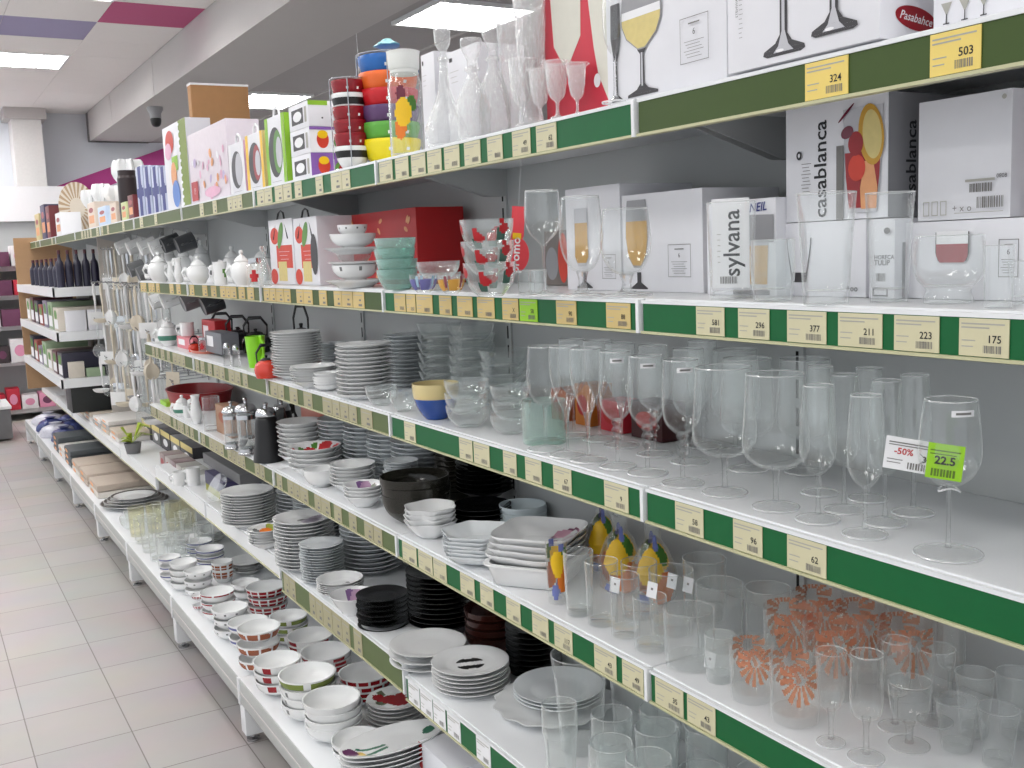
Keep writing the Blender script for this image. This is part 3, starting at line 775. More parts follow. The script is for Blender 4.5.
# leaf and shell dishes (lobed outline), wavy square dishes
leaf_prof = [(0, .0), (.45, 0), (.7, .3), (.95, .85), (1, 1), (.96, 1), (.68, .42), (.42, .12), (0, .1)]
kind('leafbowl', 'leaf_shaped_bowl', 'bowl', B().lathe(leaf_prof, 72, sq=lambda t, r, z: 1 + (r * (.14 * math.cos(t - .9) ** 9 + .05 * math.sin(6 * t)) if r > .3 else 0)).build('leaf_shaped_bowl', china))
kind('shellplate', 'shell_shaped_plate', 'plate', B().lathe([(0, 0), (.5, 0), (.8, .35), (1, .9), (1, 1), (.78, .5), (.48, .18), (0, .16)], 96, sq=lambda t, r, z: 1 + (r * (.055 * math.sin(6 * t + .6) + .02 * math.sin(12 * t)) if r > .4 else 0)).build('shell_shaped_plate', china_cool))
def squircle(n): return lambda t, r, z: (abs(math.cos(t)) ** n + abs(math.sin(t)) ** n) ** (-1 / n) * .86 if r > .2 else 1
kind('wavydish', 'wavy_square_dish', 'dish', B().lathe([(0, 0), (.5, 0), (.8, .4), (1, .9), (1, 1), (.78, .55), (.48, .2), (0, .18)], 96, sq=lambda t, r, z: squircle(5)(t, r, z) * (1 + (.05 * math.sin(4 * t + .3) if r > .7 else 0))).build('wavy_square_dish', china))
kind('wavyprint', 'wavy_square_dish', 'dish', B().lathe(dense([(0, 0), (.5, 0), (.8, .4), (1, .9), (1, 1), (.78, .55), (.48, .2), (0, .18)], 5), 96, lambda k: (lambda x, y: 1 if k[0] > 20 and math.hypot(x - .45, y + .35) < .16 else (2 if k[0] > 20 and (abs(math.hypot(x - .3, y + .45) - .26) < .035) else 0))(k[2] * math.cos(k[1] * 2 * PI), k[2] * math.sin(k[1] * 2 * PI)), sq=lambda t, r, z: squircle(5)(t, r, z) * (1 + (.05 * math.sin(4 * t + .3) if r > .7 else 0))).build('wavy_square_dish', [china, smat('flower_pale', 200, 150, 170, .3), smat('flower_stalk', 120, 60, 90, .3)]))
kind('bakingdish', 'square_baking_dish', 'dish', B().lathe([(0, 0), (.76, 0), (.82, .06), (.93, .9), (1, .92), (1, 1), (.9, 1), (.78, .12), (0, .1)], 72, sq=squircle(7)).build('square_baking_dish', china))
# long oval platter with an onion painted at one end
ov = pl_prof[:9] + dense(pl_prof[8:], 5)[1:] + [(.5 * (1 - i / 10), .36) for i in range(1, 11)]
def onion(k):
    if k[0] < 9: return 0
    x, y = k[2] * math.cos(k[1] * 2 * PI), k[2] * math.sin(k[1] * 2 * PI)
    if math.hypot((x + .80) * 2.3, (y - .02) * 1.0) < .30: return 1
    if math.hypot((x + .64) * 2.6, (y + .12) * 1.0) < .2: return 2
    if -.66 < x < -.12 and (abs(y - (.25 - .9 * (x + .66) * (.2 - x))) < .07 or abs(y - (-.05 + .4 * x)) < .07): return 3
    if math.hypot((x - .72) * 2, y) < .22: return 3
    return 0
kind('platter', 'oval_platter', 'platter', B().lathe(ov, 110).build('oval_platter', china))
kind('platter_onion', 'oval_platter', 'platter', B().lathe(ov, 110, onion).build('oval_platter', [china, smat('onion_purple', 100, 40, 90, .3), smat('onion_yellow', 214, 180, 70, .3), smat('onion_green', 50, 110, 84, .3)]))

# --- printed cartons: local x goes back from the aisle, local -y to the near side, z up; corner at the far front foot
class Art:
    """flat printing on one face; a runs along the face from its far (front face) or front (side face) edge, c upwards"""
    def __init__(s, face, w, d, h):
        s.parts = []; s.face = face; s.w = w; s.d = d; s.h = h; s.n = 0; s.part(face + '_print')
    def part(s, name):
        s.b = B(); s.mats = []; s.parts.append((name, s.b, s.mats)); return s
    def mi(s, m):
        if m not in s.mats: s.mats.append(m)
        return s.mats.index(m)
    def P(s, a, c):
        e = .0005 + s.n * .00012
        return (-e, -a, c) if s.face == 'front' else (a, -s.w - e, c)
    def poly(s, pts, m):
        s.n += 1
        s.b.add([s.P(a, c) for a, c in pts], [tuple(range(len(pts)))], s.mi(m)); return s
    def rect(s, a0, c0, a1, c1, m): return s.poly([(a0, c0), (a1, c0), (a1, c1), (a0, c1)], m)
    def ell(s, a, c, ra, rc, m, rot=0, n=28):
        cs, sn = math.cos(rot), math.sin(rot)
        return s.poly([(a + ra * math.cos(2 * PI * i / n) * cs - rc * math.sin(2 * PI * i / n) * sn, c + ra * math.cos(2 * PI * i / n) * sn + rc * math.sin(2 * PI * i / n) * cs) for i in range(n)], m)
    def frame(s, a0, c0, a1, c1, m, t=.0008):
        s.rect(a0, c0, a1, c0 + t, m); s.rect(a0, c1 - t, a1, c1, m); s.rect(a0, c0, a0 + t, c1, m); return s.rect(a1 - t, c0, a1, c1, m)
    def text(s, t, a, c, size, m, rot=0, shear=0, bold=0):
        s.n += 1
        vs, fs = text_geo(t, size, shear, bold); cs, sn = math.cos(rot), math.sin(rot)
        s.b.add([s.P(a + x * cs - y * sn, c + x * sn + y * cs) for x, y in vs], fs, s.mi(m)); return s
    def bars(s, a, c, w, h, m, seed=1):
        r = random.Random(seed); x = a
        while x < a + w:
            d = r.uniform(.02, .07) * w; s.rect(x, c, min(a + w, x + d), c + h, m); x += d + r.uniform(.02, .05) * w
        return s
    def lines(s, a, c, w, n, gap, m, t=.0009):
        for i in range(n): s.rect(a + w * .08 * (i % 3), c - i * gap, a + w * (1 - .1 * ((i * 2) % 3)), c - i * gap + t, m)
        return s
    def sil(s, prof, a, c, m, sc=1, hx=1.45):
        """outline of a turned thing from (r,z) points"""
        for (r0, z0), (r1, z1) in zip(prof[:-1], prof[1:]):
            s.poly([(a - r0 * sc * hx, c + z0 * sc), (a + r0 * sc * hx, c + z0 * sc), (a + r1 * sc * hx, c + z1 * sc), (a - r1 * sc * hx, c + z1 * sc)], m)
        return s
def carton(name, cat, loc, w, d, h, label, m, front=None, side=None, group=None, rz=0, bev=.0012, flap=True, window=None):
    x, y, z = loc
    b = B().box(0, -w, 0, d, 0, h, 0, bev)
    if flap: b.box(d * .02, -w - .0004, h * .5 - .0004, d * .98, -w, h * .5 + .0004, 0)
    o = ob(name, b.build(name, m)); o.location = loc; o.rotation_euler = (0, 0, rz)
    tag(o, label, cat, group)
    for face, fn in (('front', front), ('side', side)):
        if fn:
            A = Art(face, w, d, h); fn(A)
            for pn, pb_, pm in A.parts:
                if pb_.v: ob(pn, pb_.build(pn, pm), o)
    return o
def cfit(lev, x, uL, uR, vtop, z=None, ytop_at='L'):
    """carton front face between columns uL (far) and uR (near) on the plane x: far y, width, height"""
    zz = Z[lev] if z is None else z
    ya = y_at(uL, x, zz + .08); yb = y_at(uR, x, zz + .08)
    return ya, ya - yb, h_at(x, ya if ytop_at == 'L' else yb, zz, vtop)

card_w = smat('carton_white', 226, 226, 231, .5, var=.02)
card_g = smat('carton_grey', 150, 150, 154, .5, var=.03)
card_b = smat('carton_brown', 170, 126, 82, .7, var=.06)
silver_p = smat('print_silver', 150, 150, 154, .4); glassgrey = smat('print_glass_grey', 190, 190, 196, .5)
dark_p = smat('print_dark', 58, 56, 60, .5); amber_p = smat('print_amber', 196, 148, 44, .5, var=.12, scale=90); champ_p = smat('print_champagne', 214, 196, 128, .5, var=.1, scale=90)
wine_p = smat('print_wine', 150, 18, 28, .4, var=.1); navy_p = smat('print_navy', 34, 46, 124, .5); red_c = smat('carton_red', 176, 22, 26, .45, var=.06)
purple_p = smat('print_purple', 134, 92, 170, .5); lime_p = smat('print_lime', 142, 190, 50, .5); leaf_p = smat('print_leaf_green', 90, 140, 60, .5, var=.2)
peach_p = smat('print_peach', 226, 160, 110, .5, var=.15); pink_p = smat('print_pink', 226, 176, 200, .5, var=.1); skyb_p = smat('print_blue', 90, 130, 200, .5)
tomato_p = smat('print_tomato', 206, 60, 40, .5, var=.1); lilac_p = smat('print_lilac', 196, 180, 214, .5, var=.1)

def info_frame(A, a, c, w, h, num='6'):
    A.part('framed_print')
    A.frame(a, c, a + w, c + h, mid_ink, .0009)
    A.rect(a + w * .3, c + h * .84, a + w * .7, c + h * .87, mid_ink)
    A.text(num, a + w / 2, c + h * .66, h * .20, dark_p)
    A.lines(a + w * .15, c + h * .46, w * .7, 6, h * .07, mid_ink, .0007)

# ================================================================== TOP SHELF
z1 = Z[1]
g1 = 'cartons on the top shelf'
def f_cup(A):
    w, h = A.w, A.h
    # dark slim flute at the far edge, champagne saucer in the middle
    A.sil([(.009, 0), (.010, .003), (.002, .010), (.0015, .060), (.006, .078), (.009, .098), (.008, .15)], w * .09, .004, dark_p)
    cx = w * .33
    A.part('saucer_print')
    A.sil([(.026, 0), (.026, .004), (.010, .010), (.0035, .018), (.003, .062), (.008, .070)], cx, .005, dark_p)
    A.sil([(.0014, .014), (.0014, .064)], cx, .005, glassgrey)
    A.sil([(.006, .069), (.026, .088), (.034, .108), (.035, .125), (.031, .165)], cx, .005, silver_p)
    A.sil([(.006, .071), (.025, .090), (.032, .108), (.033, .118)], cx, .005, champ_p)
    A.sil([(.033, .118), (.0325, .130)], cx, .005, white_paper)
    info_frame(A, w * .66, .034, w * .22, .064)
y, w, h = cfit(1, 1.012, 607, 726.5, -100); h = .24
carton('glassware_carton', 'box', (1.012, y, z1), w, .20, h, 'white carton printed with a champagne saucer and a framed number 6 on top shelf', card_w, f_cup, group=g1)
def f_stem(A):
    w, h = A.w, A.h
    for cx, c0, s in ((w * .41, .008, 1.0), (w * .74, .018, 1.0)):
        A.part('stem_print')
        A.sil([(.020, 0), (.025, .003), (.024, .008), (.010, .016), (.0045, .026), (.004, .13), (.03, .16), (.036, .2)], cx, c0, dark_p, s)
        A.sil([(.012, .004), (.006, .012), (.0018, .03), (.0018, .12)], cx, c0, glassgrey, s)
        A.ell(cx - .006, c0 + .006, .007, .002, white_paper)
    A.part('lettering')
    A.text('STEMWARE', w * .085, .085, .006, dark_p, PI / 2)
    A.lines(w * .10, .09, .008, 9, .006, mid_ink, .0006)
def s_oval(A):
    A.ell(A.d * .28, .026, .036, .0135, smat('oval_red', 150, 20, 34, .4), -.12)
    A.text('Pasabahce', A.d * .28, .026, .014, white_paper, -.12, .3, .01)
y, w, h = cfit(1, .992, 727.5, 880, -100)
carton('glassware_carton', 'box', (.992, y, z1 + .001), w, .22, .25, 'large white carton with printed glass stems and a red oval emblem on its side', card_w, f_stem, s_oval, g1)
def f_small(A):
    for k in range(3):
        cx = A.w * (.12 + .16 * k)
        A.poly([(cx - .007, .030), (cx, .016), (cx + .007, .030)], pale_ink); A.rect(cx - .0006, .008, cx + .0006, .018, dark_p); A.rect(cx - .004, .007, cx + .004, .0083, dark_p)
        A.rect(cx - .01, .05, cx + .008, .052, dark_p)
    A.text('12', A.w * .3, .075, .02, dark_p)
y, w, h = cfit(1, 1.03, 934, 1060, -100)
carton('glassware_carton', 'box', (1.03, y, z1), w, .2, .22, 'white carton with three tiny printed wine glasses above the 503 price card', card_w, f_small, group=g1)
# red gift carton with white printed flower, then crystal in front
def f_red(A):
    w, h = A.w, A.h
    A.poly([(w * .12, h * 1), (w * .62, h * 1), (w * .60, h * .62), (w * .42, h * .45), (w * .30, h * .45), (w * .16, h * .6)], smat('print_ivory', 214, 212, 200, .5))
    A.poly([(w * .70, h), (w, h), (w, h * .1), (w * .86, h * .3), (w * .8, h * .5)], smat('print_ivory', 214, 212, 200, .5))
    A.ell(w * .84, h * .26, w * .05, h * .05, white_paper)
y, w, h = cfit(1, 1.07, 546, 608, 0)
carton('gift_carton', 'box', (1.07, y, z1), w, .14, .235, 'red gift carton with ivory shapes behind the crystal vases', smat('carton_rose', 200, 40, 62, .5), f_red, group=g1)
for uL, uR, vt, x, t in ((424, 437, 56, 1.14, 'narrow white carton behind the lidded canister'), (449, 480, 54, 1.14, 'white carton behind the first two decanters')):
    y, w, h = cfit(1, x, uL, uR, vt)
    carton('glassware_carton', 'box', (x, y, z1), max(w, .05), .12, h, t, card_w, lambda A: A.rect(A.w * .1, A.h * .9, A.w * .2, A.h * .94, dark_p).lines(A.w * .1, A.h * .8, A.w * .3, 3, .012, pale_ink), group=g1)
def top_round(key, u, x, w_px, vtop, label, group=None, rz=0):
    y = y_at(u, x, z1 + .1); R = w_px * proj((x, y, z1))[2] / F_PX / 2; H = h_at(x, y, z1, vtop)
    return put(key, (x, y, z1 + .001), label, group, (R, R, H), rz)
gd = 'crystal decanters and vases on the top shelf'
top_round('decanter', 445, 1.06, 42, 29, 'slim cut-glass decanter with tall stopper beside the lidded canister', gd)
top_round('decanter_b', 473, 1.055, 36, 36, 'bulbous diamond-cut decanter with flared stopper, second crystal piece from the canister', gd)
top_round('decanter_b', 494, 1.09, 34, 22, 'tall cut-glass decanter behind the bulbous diamond-cut one', gd, .4)
top_round('crystalvase', 512, 1.12, 28, 20, 'straight crystal vase behind the decanters, before the red gift carton', gd)
top_round('crystalvase', 532, 1.05, 38, -24, 'tall flared crystal vase in front of the red gift carton', gd, .3)
top_round('crystalglass', 521, 1.03, 26, 60, 'low cut-crystal goblet at the shelf edge below the tall flared vase', gd)
top_round('crystalglass', 556, 1.03, 24, 62, 'cut-crystal goblet in front of the red carton, nearer the flute carton', gd)
top_round('crystalglass', 539, 1.035, 22, 70, 'small cut-crystal goblet between two other goblets before the red carton', gd)
top_round('crystalglass', 576, 1.04, 20, 64, 'cut-crystal goblet before the ivory shape of the red carton', gd)
top_round('flute', 614, 1.0 + .006 + .0, 22, -40, 'clear flute standing before the champagne saucer carton', gd)
# canister with printed fruit
cn_o = [(.98, 0)] + [(1, .02 + .64 * i / 40) for i in range(41)] + [(.96, .72), (.84, .75), (.84, .80)]
def canfruit(k):
    kk, a, r, z = k
    x, y = ((a - .66 + .5) % 1 - .5) * 6.28, (z - .38) * 3.6
    if math.hypot(x + .05, y - .1) < .5: return 1
    if math.hypot(x + .25, y + .45) < .36: return 2
    if math.hypot(x - .5, y - .4) < .28: return 4
    if math.hypot(x + .15, y - .75) < .28: return 3
    return 0
cbod = B().lathe([(0, 0)] + cn_o + [(.78, .80), (.94, .7), (.95, .03), (0, .03)], 60, lambda k: canfruit(k) if k[0] <= len(cn_o) and k[3] < .66 else 0).build('body', [G, fy, fo, plum_g, fg])
clid = B().lathe(cr([(0, .78), (.8, .78), (.8, .82), (.9, .84), (.94, .97), (.9, 1), (0, 1)], 3), 36).build('lid', smat('canister_lid', 226, 228, 224, .4))
kind('canister', 'storage_canister', 'canister', None, (('body', cbod), ('lid', clid)))
top_round('canister', 406, 1.05, 34, 52, 'tall glass canister with white lid and printed fruit, beside coloured bowls')
def top_stack(u, x, w_px, cols, vtop, what, n_lid=0, band=None):
    y = y_at(u, x, z1 + .1); R = w_px * proj((x, y, z1))[2] / F_PX / 2; H = h_at(x, y, z1, vtop)
    n = len(cols)
    for i, c in enumerate(cols):
        hh = H / (n + .9)
        put('bowlc_' + c, (x, y, z1 + .002 + i * hh), f'{c} glazed bowl, {ordinal(i, n)} of {what}', what, (R, R, hh * 1.75))
    return x, y, R, H
for nm, rgb in (('yellow', (232, 214, 20)), ('green', (92, 164, 62)), ('purple', (92, 62, 104)), ('red', (196, 24, 34)), ('orange', (232, 108, 44)), ('blue', (36, 104, 182)), ('crimson', (140, 14, 28))):
    m = smat('glaze_bright_' + nm, *rgb, .25)
    china_bowl('bowlc_' + nm, 'glazed_bowl', lambda k: 1 if abs(k[3] - .62) < .06 and (k[1] * 9) % 1 < .14 else 0, [m, china], o=[(.5, 0), (.55, .03), (.86, .4), (1, .8), (1, 1)])
china_bowl('bowlc_white', 'glazed_bowl', lambda k: 1 if .5 < k[3] < .8 else 0, [china, black], o=[(.5, 0), (.55, .03), (.86, .4), (1, .8), (1, 1)])
x, y, R, H = top_stack(391, 1.16, 58, ['yellow', 'green', 'purple', 'red', 'orange', 'blue'], 56, 'the spotted rainbow bowl stack')
def wire_rack(x, y, R, H, label):
    b = B(); q = R + .004
    for k in range(4):
        t = PI / 4 + k * PI / 2 + .35
        b.tube([(q * math.cos(t), q * math.sin(t), 0), (q * math.cos(t), q * math.sin(t), H)], .0016, 6)
    for zz in (.002, H):
        b.tube([(q * math.cos(2 * PI * i / 20), q * math.sin(2 * PI * i / 20), zz) for i in range(20)], .0016, 6, closed=True)
    o = ob('wire_rack', b.build('wire_rack', steel)); o.location = (x, y, z1); tag(o, label, 'rack')
wire_rack(x, y, R, H, 'upright chrome wire rack holding the rainbow bowls')
x, y, R, H = top_stack(351, 1.06, 34, ['white', 'crimson', 'crimson', 'crimson', 'white', 'crimson'], 80, 'the red and white bowl stack')
wire_rack(x, y, R, H, 'upright chrome wire rack holding the red and white bowls')
w_ = B().lathe(cr([(0, 0), (.9, .02), (1, .2), (.7, .5), (.5, .6), (.3, .9), (0, 1)], 3), 18, sq=lambda t, r, z: 1 + .12 * math.sin(5 * t + z * 8))
kind('plasticwrap', 'folded_plastic_wrap', 'wrap', w_.build('folded_plastic_wrap', smat('wrap_teal', 150, 200, 206, .3)))
put('plasticwrap', (1.16, y_at(388, 1.16, z1 + .28), z1 + .318), 'crumpled pale teal plastic wrap lying on the rainbow bowl rack', None, (.032, .04, .022))
# food printed cartons
def f_photo(A): A.rect(A.w * .15, A.h * .2, A.w * .75, A.h * .8, dark_p).ell(A.w * .45, A.h * .5, A.w * .22, A.h * .2, white_paper).rect(A.w * .82, A.h * .2, A.w * .92, A.h * .8, pale_ink)
yN = None
for i in range(3):
    vt = (164, 141, 119)[i]
    x = 1.035
    ya, yb = y_at(292, x, z1 + .05), y_at(311, x, z1 + .05)
    hh = .072
    def s_p(A, i=i):
        if i == 2: A.rect(0, A.h * .82, A.d * .45, A.h, lime_p).rect(A.d * .3, A.h * .3, A.d * .34, A.h * .36, dark_p)
        else:
            A.rect(0, 0, A.d, A.h, purple_p if i == 0 else white_paper).ell(A.d * .3, A.h * .5, A.d * .14, A.h * .34, tomato_p).ell(A.d * .3, A.h * .7, A.d * .12, A.h * .16, fy).ell(A.d * .75, A.h * .4, A.d * .2, A.h * .3, leaf_p).ell(A.d * .78, A.h * .4, A.d * .14, A.h * .2, wine_p).rect(0, A.h * .88, A.d, A.h, purple_p)
            if i == 0: A.text('Bowls', A.d * .7, A.h * .14, .016, white_paper, 0, .2)
    carton('food_carton', 'box', (x, ya, z1 + i * (hh + .001)), ya - yb, .13, hh, ['white and purple carton with photo, lowest of three beside red bowls', 'white carton with photo, middle of three beside red bowls', 'white carton with lime tab, topmost of three beside red bowls'][i], card_w, f_photo, s_p, 'photo cartons')
# cartons with an oval window showing a plate
def win_front(c1, c2):
    def f(A):
        w, h = A.w, A.h
        A.rect(0, 0, w * .16, h, c1).rect(w * .86, 0, w, h, c1).ell(w * .5, h * .48, w * .35, h * .36, dark_p).ell(w * .62, h * .48, w * .22, h * .31, c2).ell(w * .68, h * .47, w * .15, h * .22, glassgrey).lines(w * .25, h * .06, w * .5, 2, .008, mid_ink)
    return f
def win_side(c):
    return lambda A: A.rect(0, 0, A.d, A.h, c)
for uL, uR, vt, c1, c2, sd, lab in ((267, 286, 106, lime_p, leaf_p, lime_p, 'white carton with oval window and lime green side, nearest of three window cartons'),
                                    (247, 264, 124, fy, wine_p, champ_p, 'white carton with oval window and yellow flowers, middle of three window cartons'),
                                    (230, 245, 134, white_paper, glassgrey, pink_p, 'white carton with oval window on a grey plate, farthest of three window cartons')):
    y, w, h = cfit(1, 1.03, uL, uR, vt + 6, ytop_at='R')
    o = carton('plate_gift_carton', 'box', (1.03, y, z1), w, .055, h, lab, card_w, win_front(c1, c2), win_side(sd), 'window plate cartons')
    hd = B().tube([(.01, -w * .35, h), (.01, -w * .4, h + .022), (.01, -w * .5, h + .03), (.01, -w * .6, h + .022), (.01, -w * .65, h)], .004, 6)
    ob('carrying_handle', hd.build('carrying_handle', white_paper), o)
def f_gift(A):
    rnd = random.Random(3)
    for k in range(26): A.ell(rnd.uniform(.08, .95) * A.w, rnd.uniform(.04, .7) * A.h, rnd.uniform(.008, .02), rnd.uniform(.008, .022), rnd.choice((pink_p, lilac_p, peach_p, white_paper, pink_p)), rnd.random())
    A.rect(A.w * .04, A.h * .05, A.w * .22, A.h * .32, red_c).text('1!', A.w * .13, A.h * .18, .035, white_paper).ell(A.w * .6, A.h * .12, A.w * .2, A.h * .07, pink_p)
y, w, h = cfit(1, 1.03, 191, 229, 118, ytop_at='R')
carton('gift_carton', 'box', (1.03, y, z1), w, .12, h, 'pale pink gift carton with flower print under the brown carton', smat('carton_pale_pink', 222, 212, 220, .5), f_gift, group=g1)
def f_polka(A):
    w, h = A.w, A.h
    A.rect(w * .70, 0, w, h, smat('print_moss', 120, 140, 46, .5))
    for k in range(12): A.ell(w * .70, h * (k + .5) / 12, w * .05, h * .02, white_paper)
    A.ell(w * .3, h * .80, w * .18, h * .14, tomato_p).ell(w * .22, h * .70, w * .14, h * .10, pink_p).rect(w * .35, h * .45, w * .6, h * .62, lime_p).ell(w * .4, h * .4, w * .12, h * .16, peach_p).ell(w * .45, h * .18, w * .16, h * .16, skyb_p)
y, w, h = cfit(1, 1.03, 167, 190, 117, ytop_at='R')
carton('gift_carton', 'box', (1.03, y, z1), w, .10, h, 'tall white carton with red apple print and scalloped moss green edge', card_w, f_polka, group=g1)
# big brown carton above, lying across cartons near the back
cby = 4.36
o = carton('cardboard_carton', 'box', (1.082, cby + .06, z1), .06, .235, h_at(1.075, cby, z1, 84.5), 'plain brown cardboard carton standing tall behind the gift cartons', card_b, None, None, rz=-.03)
ob('white_top_edge', B().box(-.002, -.062, 0, .237, .002, .008, 0, .001).build('white_top_edge', white_paper), o).location = (0, 0, h_at(1.075, cby, z1, 84.5))
# four blue ribboned gift packs
def f_ribbon(A):
    w, h = A.w, A.h
    A.rect(w * .28, 0, w * .72, h, navy_p).rect(0, h * .40, w, h * .57, navy_p).ell(w * .5, h * .5, w * .35, h * .08, navy_p, .5)
for k, u in enumerate((138, 145.5, 153, 160.5)):
    y, w, h = cfit(1, 1.03, u, u + 7, 168)
    carton('ribboned_gift_pack', 'gift pack', (1.03, y, z1), w * .94, .1, h, f'silver blue pack with navy ribbon, {["farthest", "second farthest", "second nearest", "nearest"][k]} of the four on top shelf', smat('pack_silver_blue', 176, 184, 208, .35), f_ribbon, group='ribboned gift packs')
# farther small goods on the top shelf
kind('lacebasket', 'woven_plate', 'plate', B().lathe([(0, 0), (.4, .0), (.98, .10), (1, .14), (.96, .16), (.4, .06), (0, .06)], 48, lambda k: 1 if (k[1] * 24) % 1 < .4 and k[2] > .4 else 0, sq=lambda t, r, z: 1 + .02 * math.sin(24 * t)).build('woven_plate', [smat('wicker_pale', 214, 204, 188, .6), smat('wicker_tan', 176, 150, 120, .7)]))
yq = 8.3
put('lacebasket', (1.16, yq, z1 + .20), 'round pale woven plate standing upright at the far end of top shelf', None, (.13, .19, .2), 0, 1.4, 0)
kind('figurine', 'white_flower_ornament', 'ornament', None, (('petals', B().lathe(cr([(0, .55), (.5, .6), (1, .8), (.8, 1), (.3, .8), (0, .8)], 3), 40, sq=lambda t, r, z: 1 + .3 * math.sin(7 * t)).build('petals', china)), ('stem', B().lathe([(0, 0), (.4, 0), (.3, .1), (.12, .2), (.14, .6), (0, .62)], 16).build('stem', smat('stem_sage', 150, 150, 120)))))
rnd = random.Random(11)
far_top = [(132, 160, 26, china, 'white flower ornament above the navy ribboned packs'), (118, 186, 20, china, 'white flower ornament beside the dark round tin'), (104, 184, 16, china, 'white flower ornament farther along the top shelf'), (92, 190, 14, china, 'small white flower ornament before the woven plate')]
for u, vt, wp, m_, lab in far_top:
    x = 1.22; y = y_at(u, x, z1 + .1); put('figurine', (x, y, z1), lab, 'flower ornaments', (wp * proj((x, y, z1))[2] / F_PX / 2,) * 2 + (h_at(x, y, z1, vt),))
tin = B().lathe([(0, 0), (.9, 0), (1, .05), (1, .85), (.9, .9), (.9, 1), (0, 1)], 28).build('round_tin', smat('tin_dark', 40, 28, 30, .3))
kind('tin', 'round_tin', 'tin', tin)
put('tin', (1.08, 5.86, z1), 'tall dark round tin beside the ribboned packs', None, (.05, .05, .27))
for k, (u0, u1, vt, c, lab) in enumerate(((128, 133, 196, 'b', 'dark red box between the tin and white ornaments'), (121, 126, 203, 'c', 'pale green box lying near the tin'), (110, 116, 204, 'a', 'cream pack with red spots on top shelf'), (98, 106, 208, 'd', 'pale blue pack tilted against cream pack'), (88, 95, 204, 'a', 'cream pack behind the pale blue pack'), (56, 61, 214, 'e', 'white pack below the woven plate'), (47, 50.5, 207, 'b', 'dark red upright book-like box at far end'), (42, 46, 206, 'f', 'navy upright box beside the red one at far end'), (36, 40, 215, 'g', 'tan box at the far end of top shelf'))):
    m_ = {'a': smat('pack_cream', 222, 206, 190, .5), 'b': smat('pack_maroon', 110, 40, 46, .5), 'c': smat('pack_mint', 206, 214, 160, .5), 'd': smat('pack_sky', 196, 214, 236, .5), 'e': white_paper, 'f': smat('pack_navy', 60, 54, 90, .5), 'g': smat('pack_tan', 206, 190, 140, .5)}[c]
    y, w, h = cfit(1, 1.03, u0, u1, vt)
    carton('gift_pack', 'gift pack', (1.03, y, z1), w, .14, h, lab, m_, lambda A: A.rect(A.w * .15, A.h * .2, A.w * .85, A.h * .5, peach_p).ell(A.w * .5, A.h * .7, A.w * .3, A.h * .1, wine_p), group='small packs at the far top')

# ================================================================== SECOND SHELF
z2 = Z[2] + .0006
g2 = 'cartons on the second shelf'
def rnd_put(key, lev, u, vb, vr, w, rb, label, group=None, rz=0):
    z = lev if isinstance(lev, float) else Z[lev]
    x, y, R, H = fit(z, u, vb, vr, w, rb)
    return put(key, (x, y, z + .0008), label, group, (R, R, H), rz)
# near end: barcode carton on a low carton
xb = 1.13
ya = y_at(905, xb, z2 + .06); hb = h_at(xb, ya, z2, 223)
carton('glassware_carton', 'box', (xb, ya, z2), ya - .42, .18, hb, 'long low white carton with a framed number, under the barcode carton', card_w,
       lambda A: (info_frame(A, (ya - y_at(999, xb, z2 + .06)), .028, .026, .045, '6'), A.sil([(.014, .062), (.0165, .072), (.0165, .098)], ya - y_at(953, xb, z2 + .06), -.014, dark_p), A.sil([(.013, .063), (.0155, .073), (.0157, .099)], ya - y_at(953, xb, z2 + .06), -.014, white_paper), A.sil([(.012, .060), (.0155, .068), (.0157, .083)], ya - y_at(953, xb, z2 + .06), -.014, wine_p)), group=g2)
def f_bar(A):
    w, h = A.w, A.h
    A.bars(w * .58, h * .215, w * .24, h * .07, mid_ink, 4); A.rect(w * .54, h * .30, w * .85, h * .32, pale_ink); A.text('0808', w * .92, h * .33, .007, dark_p)
    A.part('icon_print')
    for k in range(3): A.frame(w * (.08 + .1 * k), h * .04, w * (.15 + .1 * k), h * .16, pale_ink, .001)
    for k, t in enumerate(('+', 'x', 'o')): A.text(t, w * (.44 + .08 * k), h * .09, .012, mid_ink)
    A.rect(w * .44, h * .05, w * .95, h * .055, pale_ink); A.ell(w * .94, h * .94, .003, .003, pale_ink).bars(w * .68, h * .085, w * .28, h * .09, mid_ink, 9)
zz = z2 + hb + .001
yb0 = y_at(918, xb, zz + .05); yb1 = y_at(1011, xb, zz + .05)
carton('glassware_carton', 'box', (xb, yb0, zz), yb0 - yb1, .17, h_at(xb, yb0, zz, 103), 'plain white carton with a barcode label, standing on the long low carton', card_w, f_bar, group=g2)
carton('red_carton', 'box', (1.2, yb1 - .012, z2 + hb + .001), .16, .12, .15, 'dark red carton behind the barcode carton at the near end', smat('carton_dark_red', 96, 14, 18, .5), group=g2)
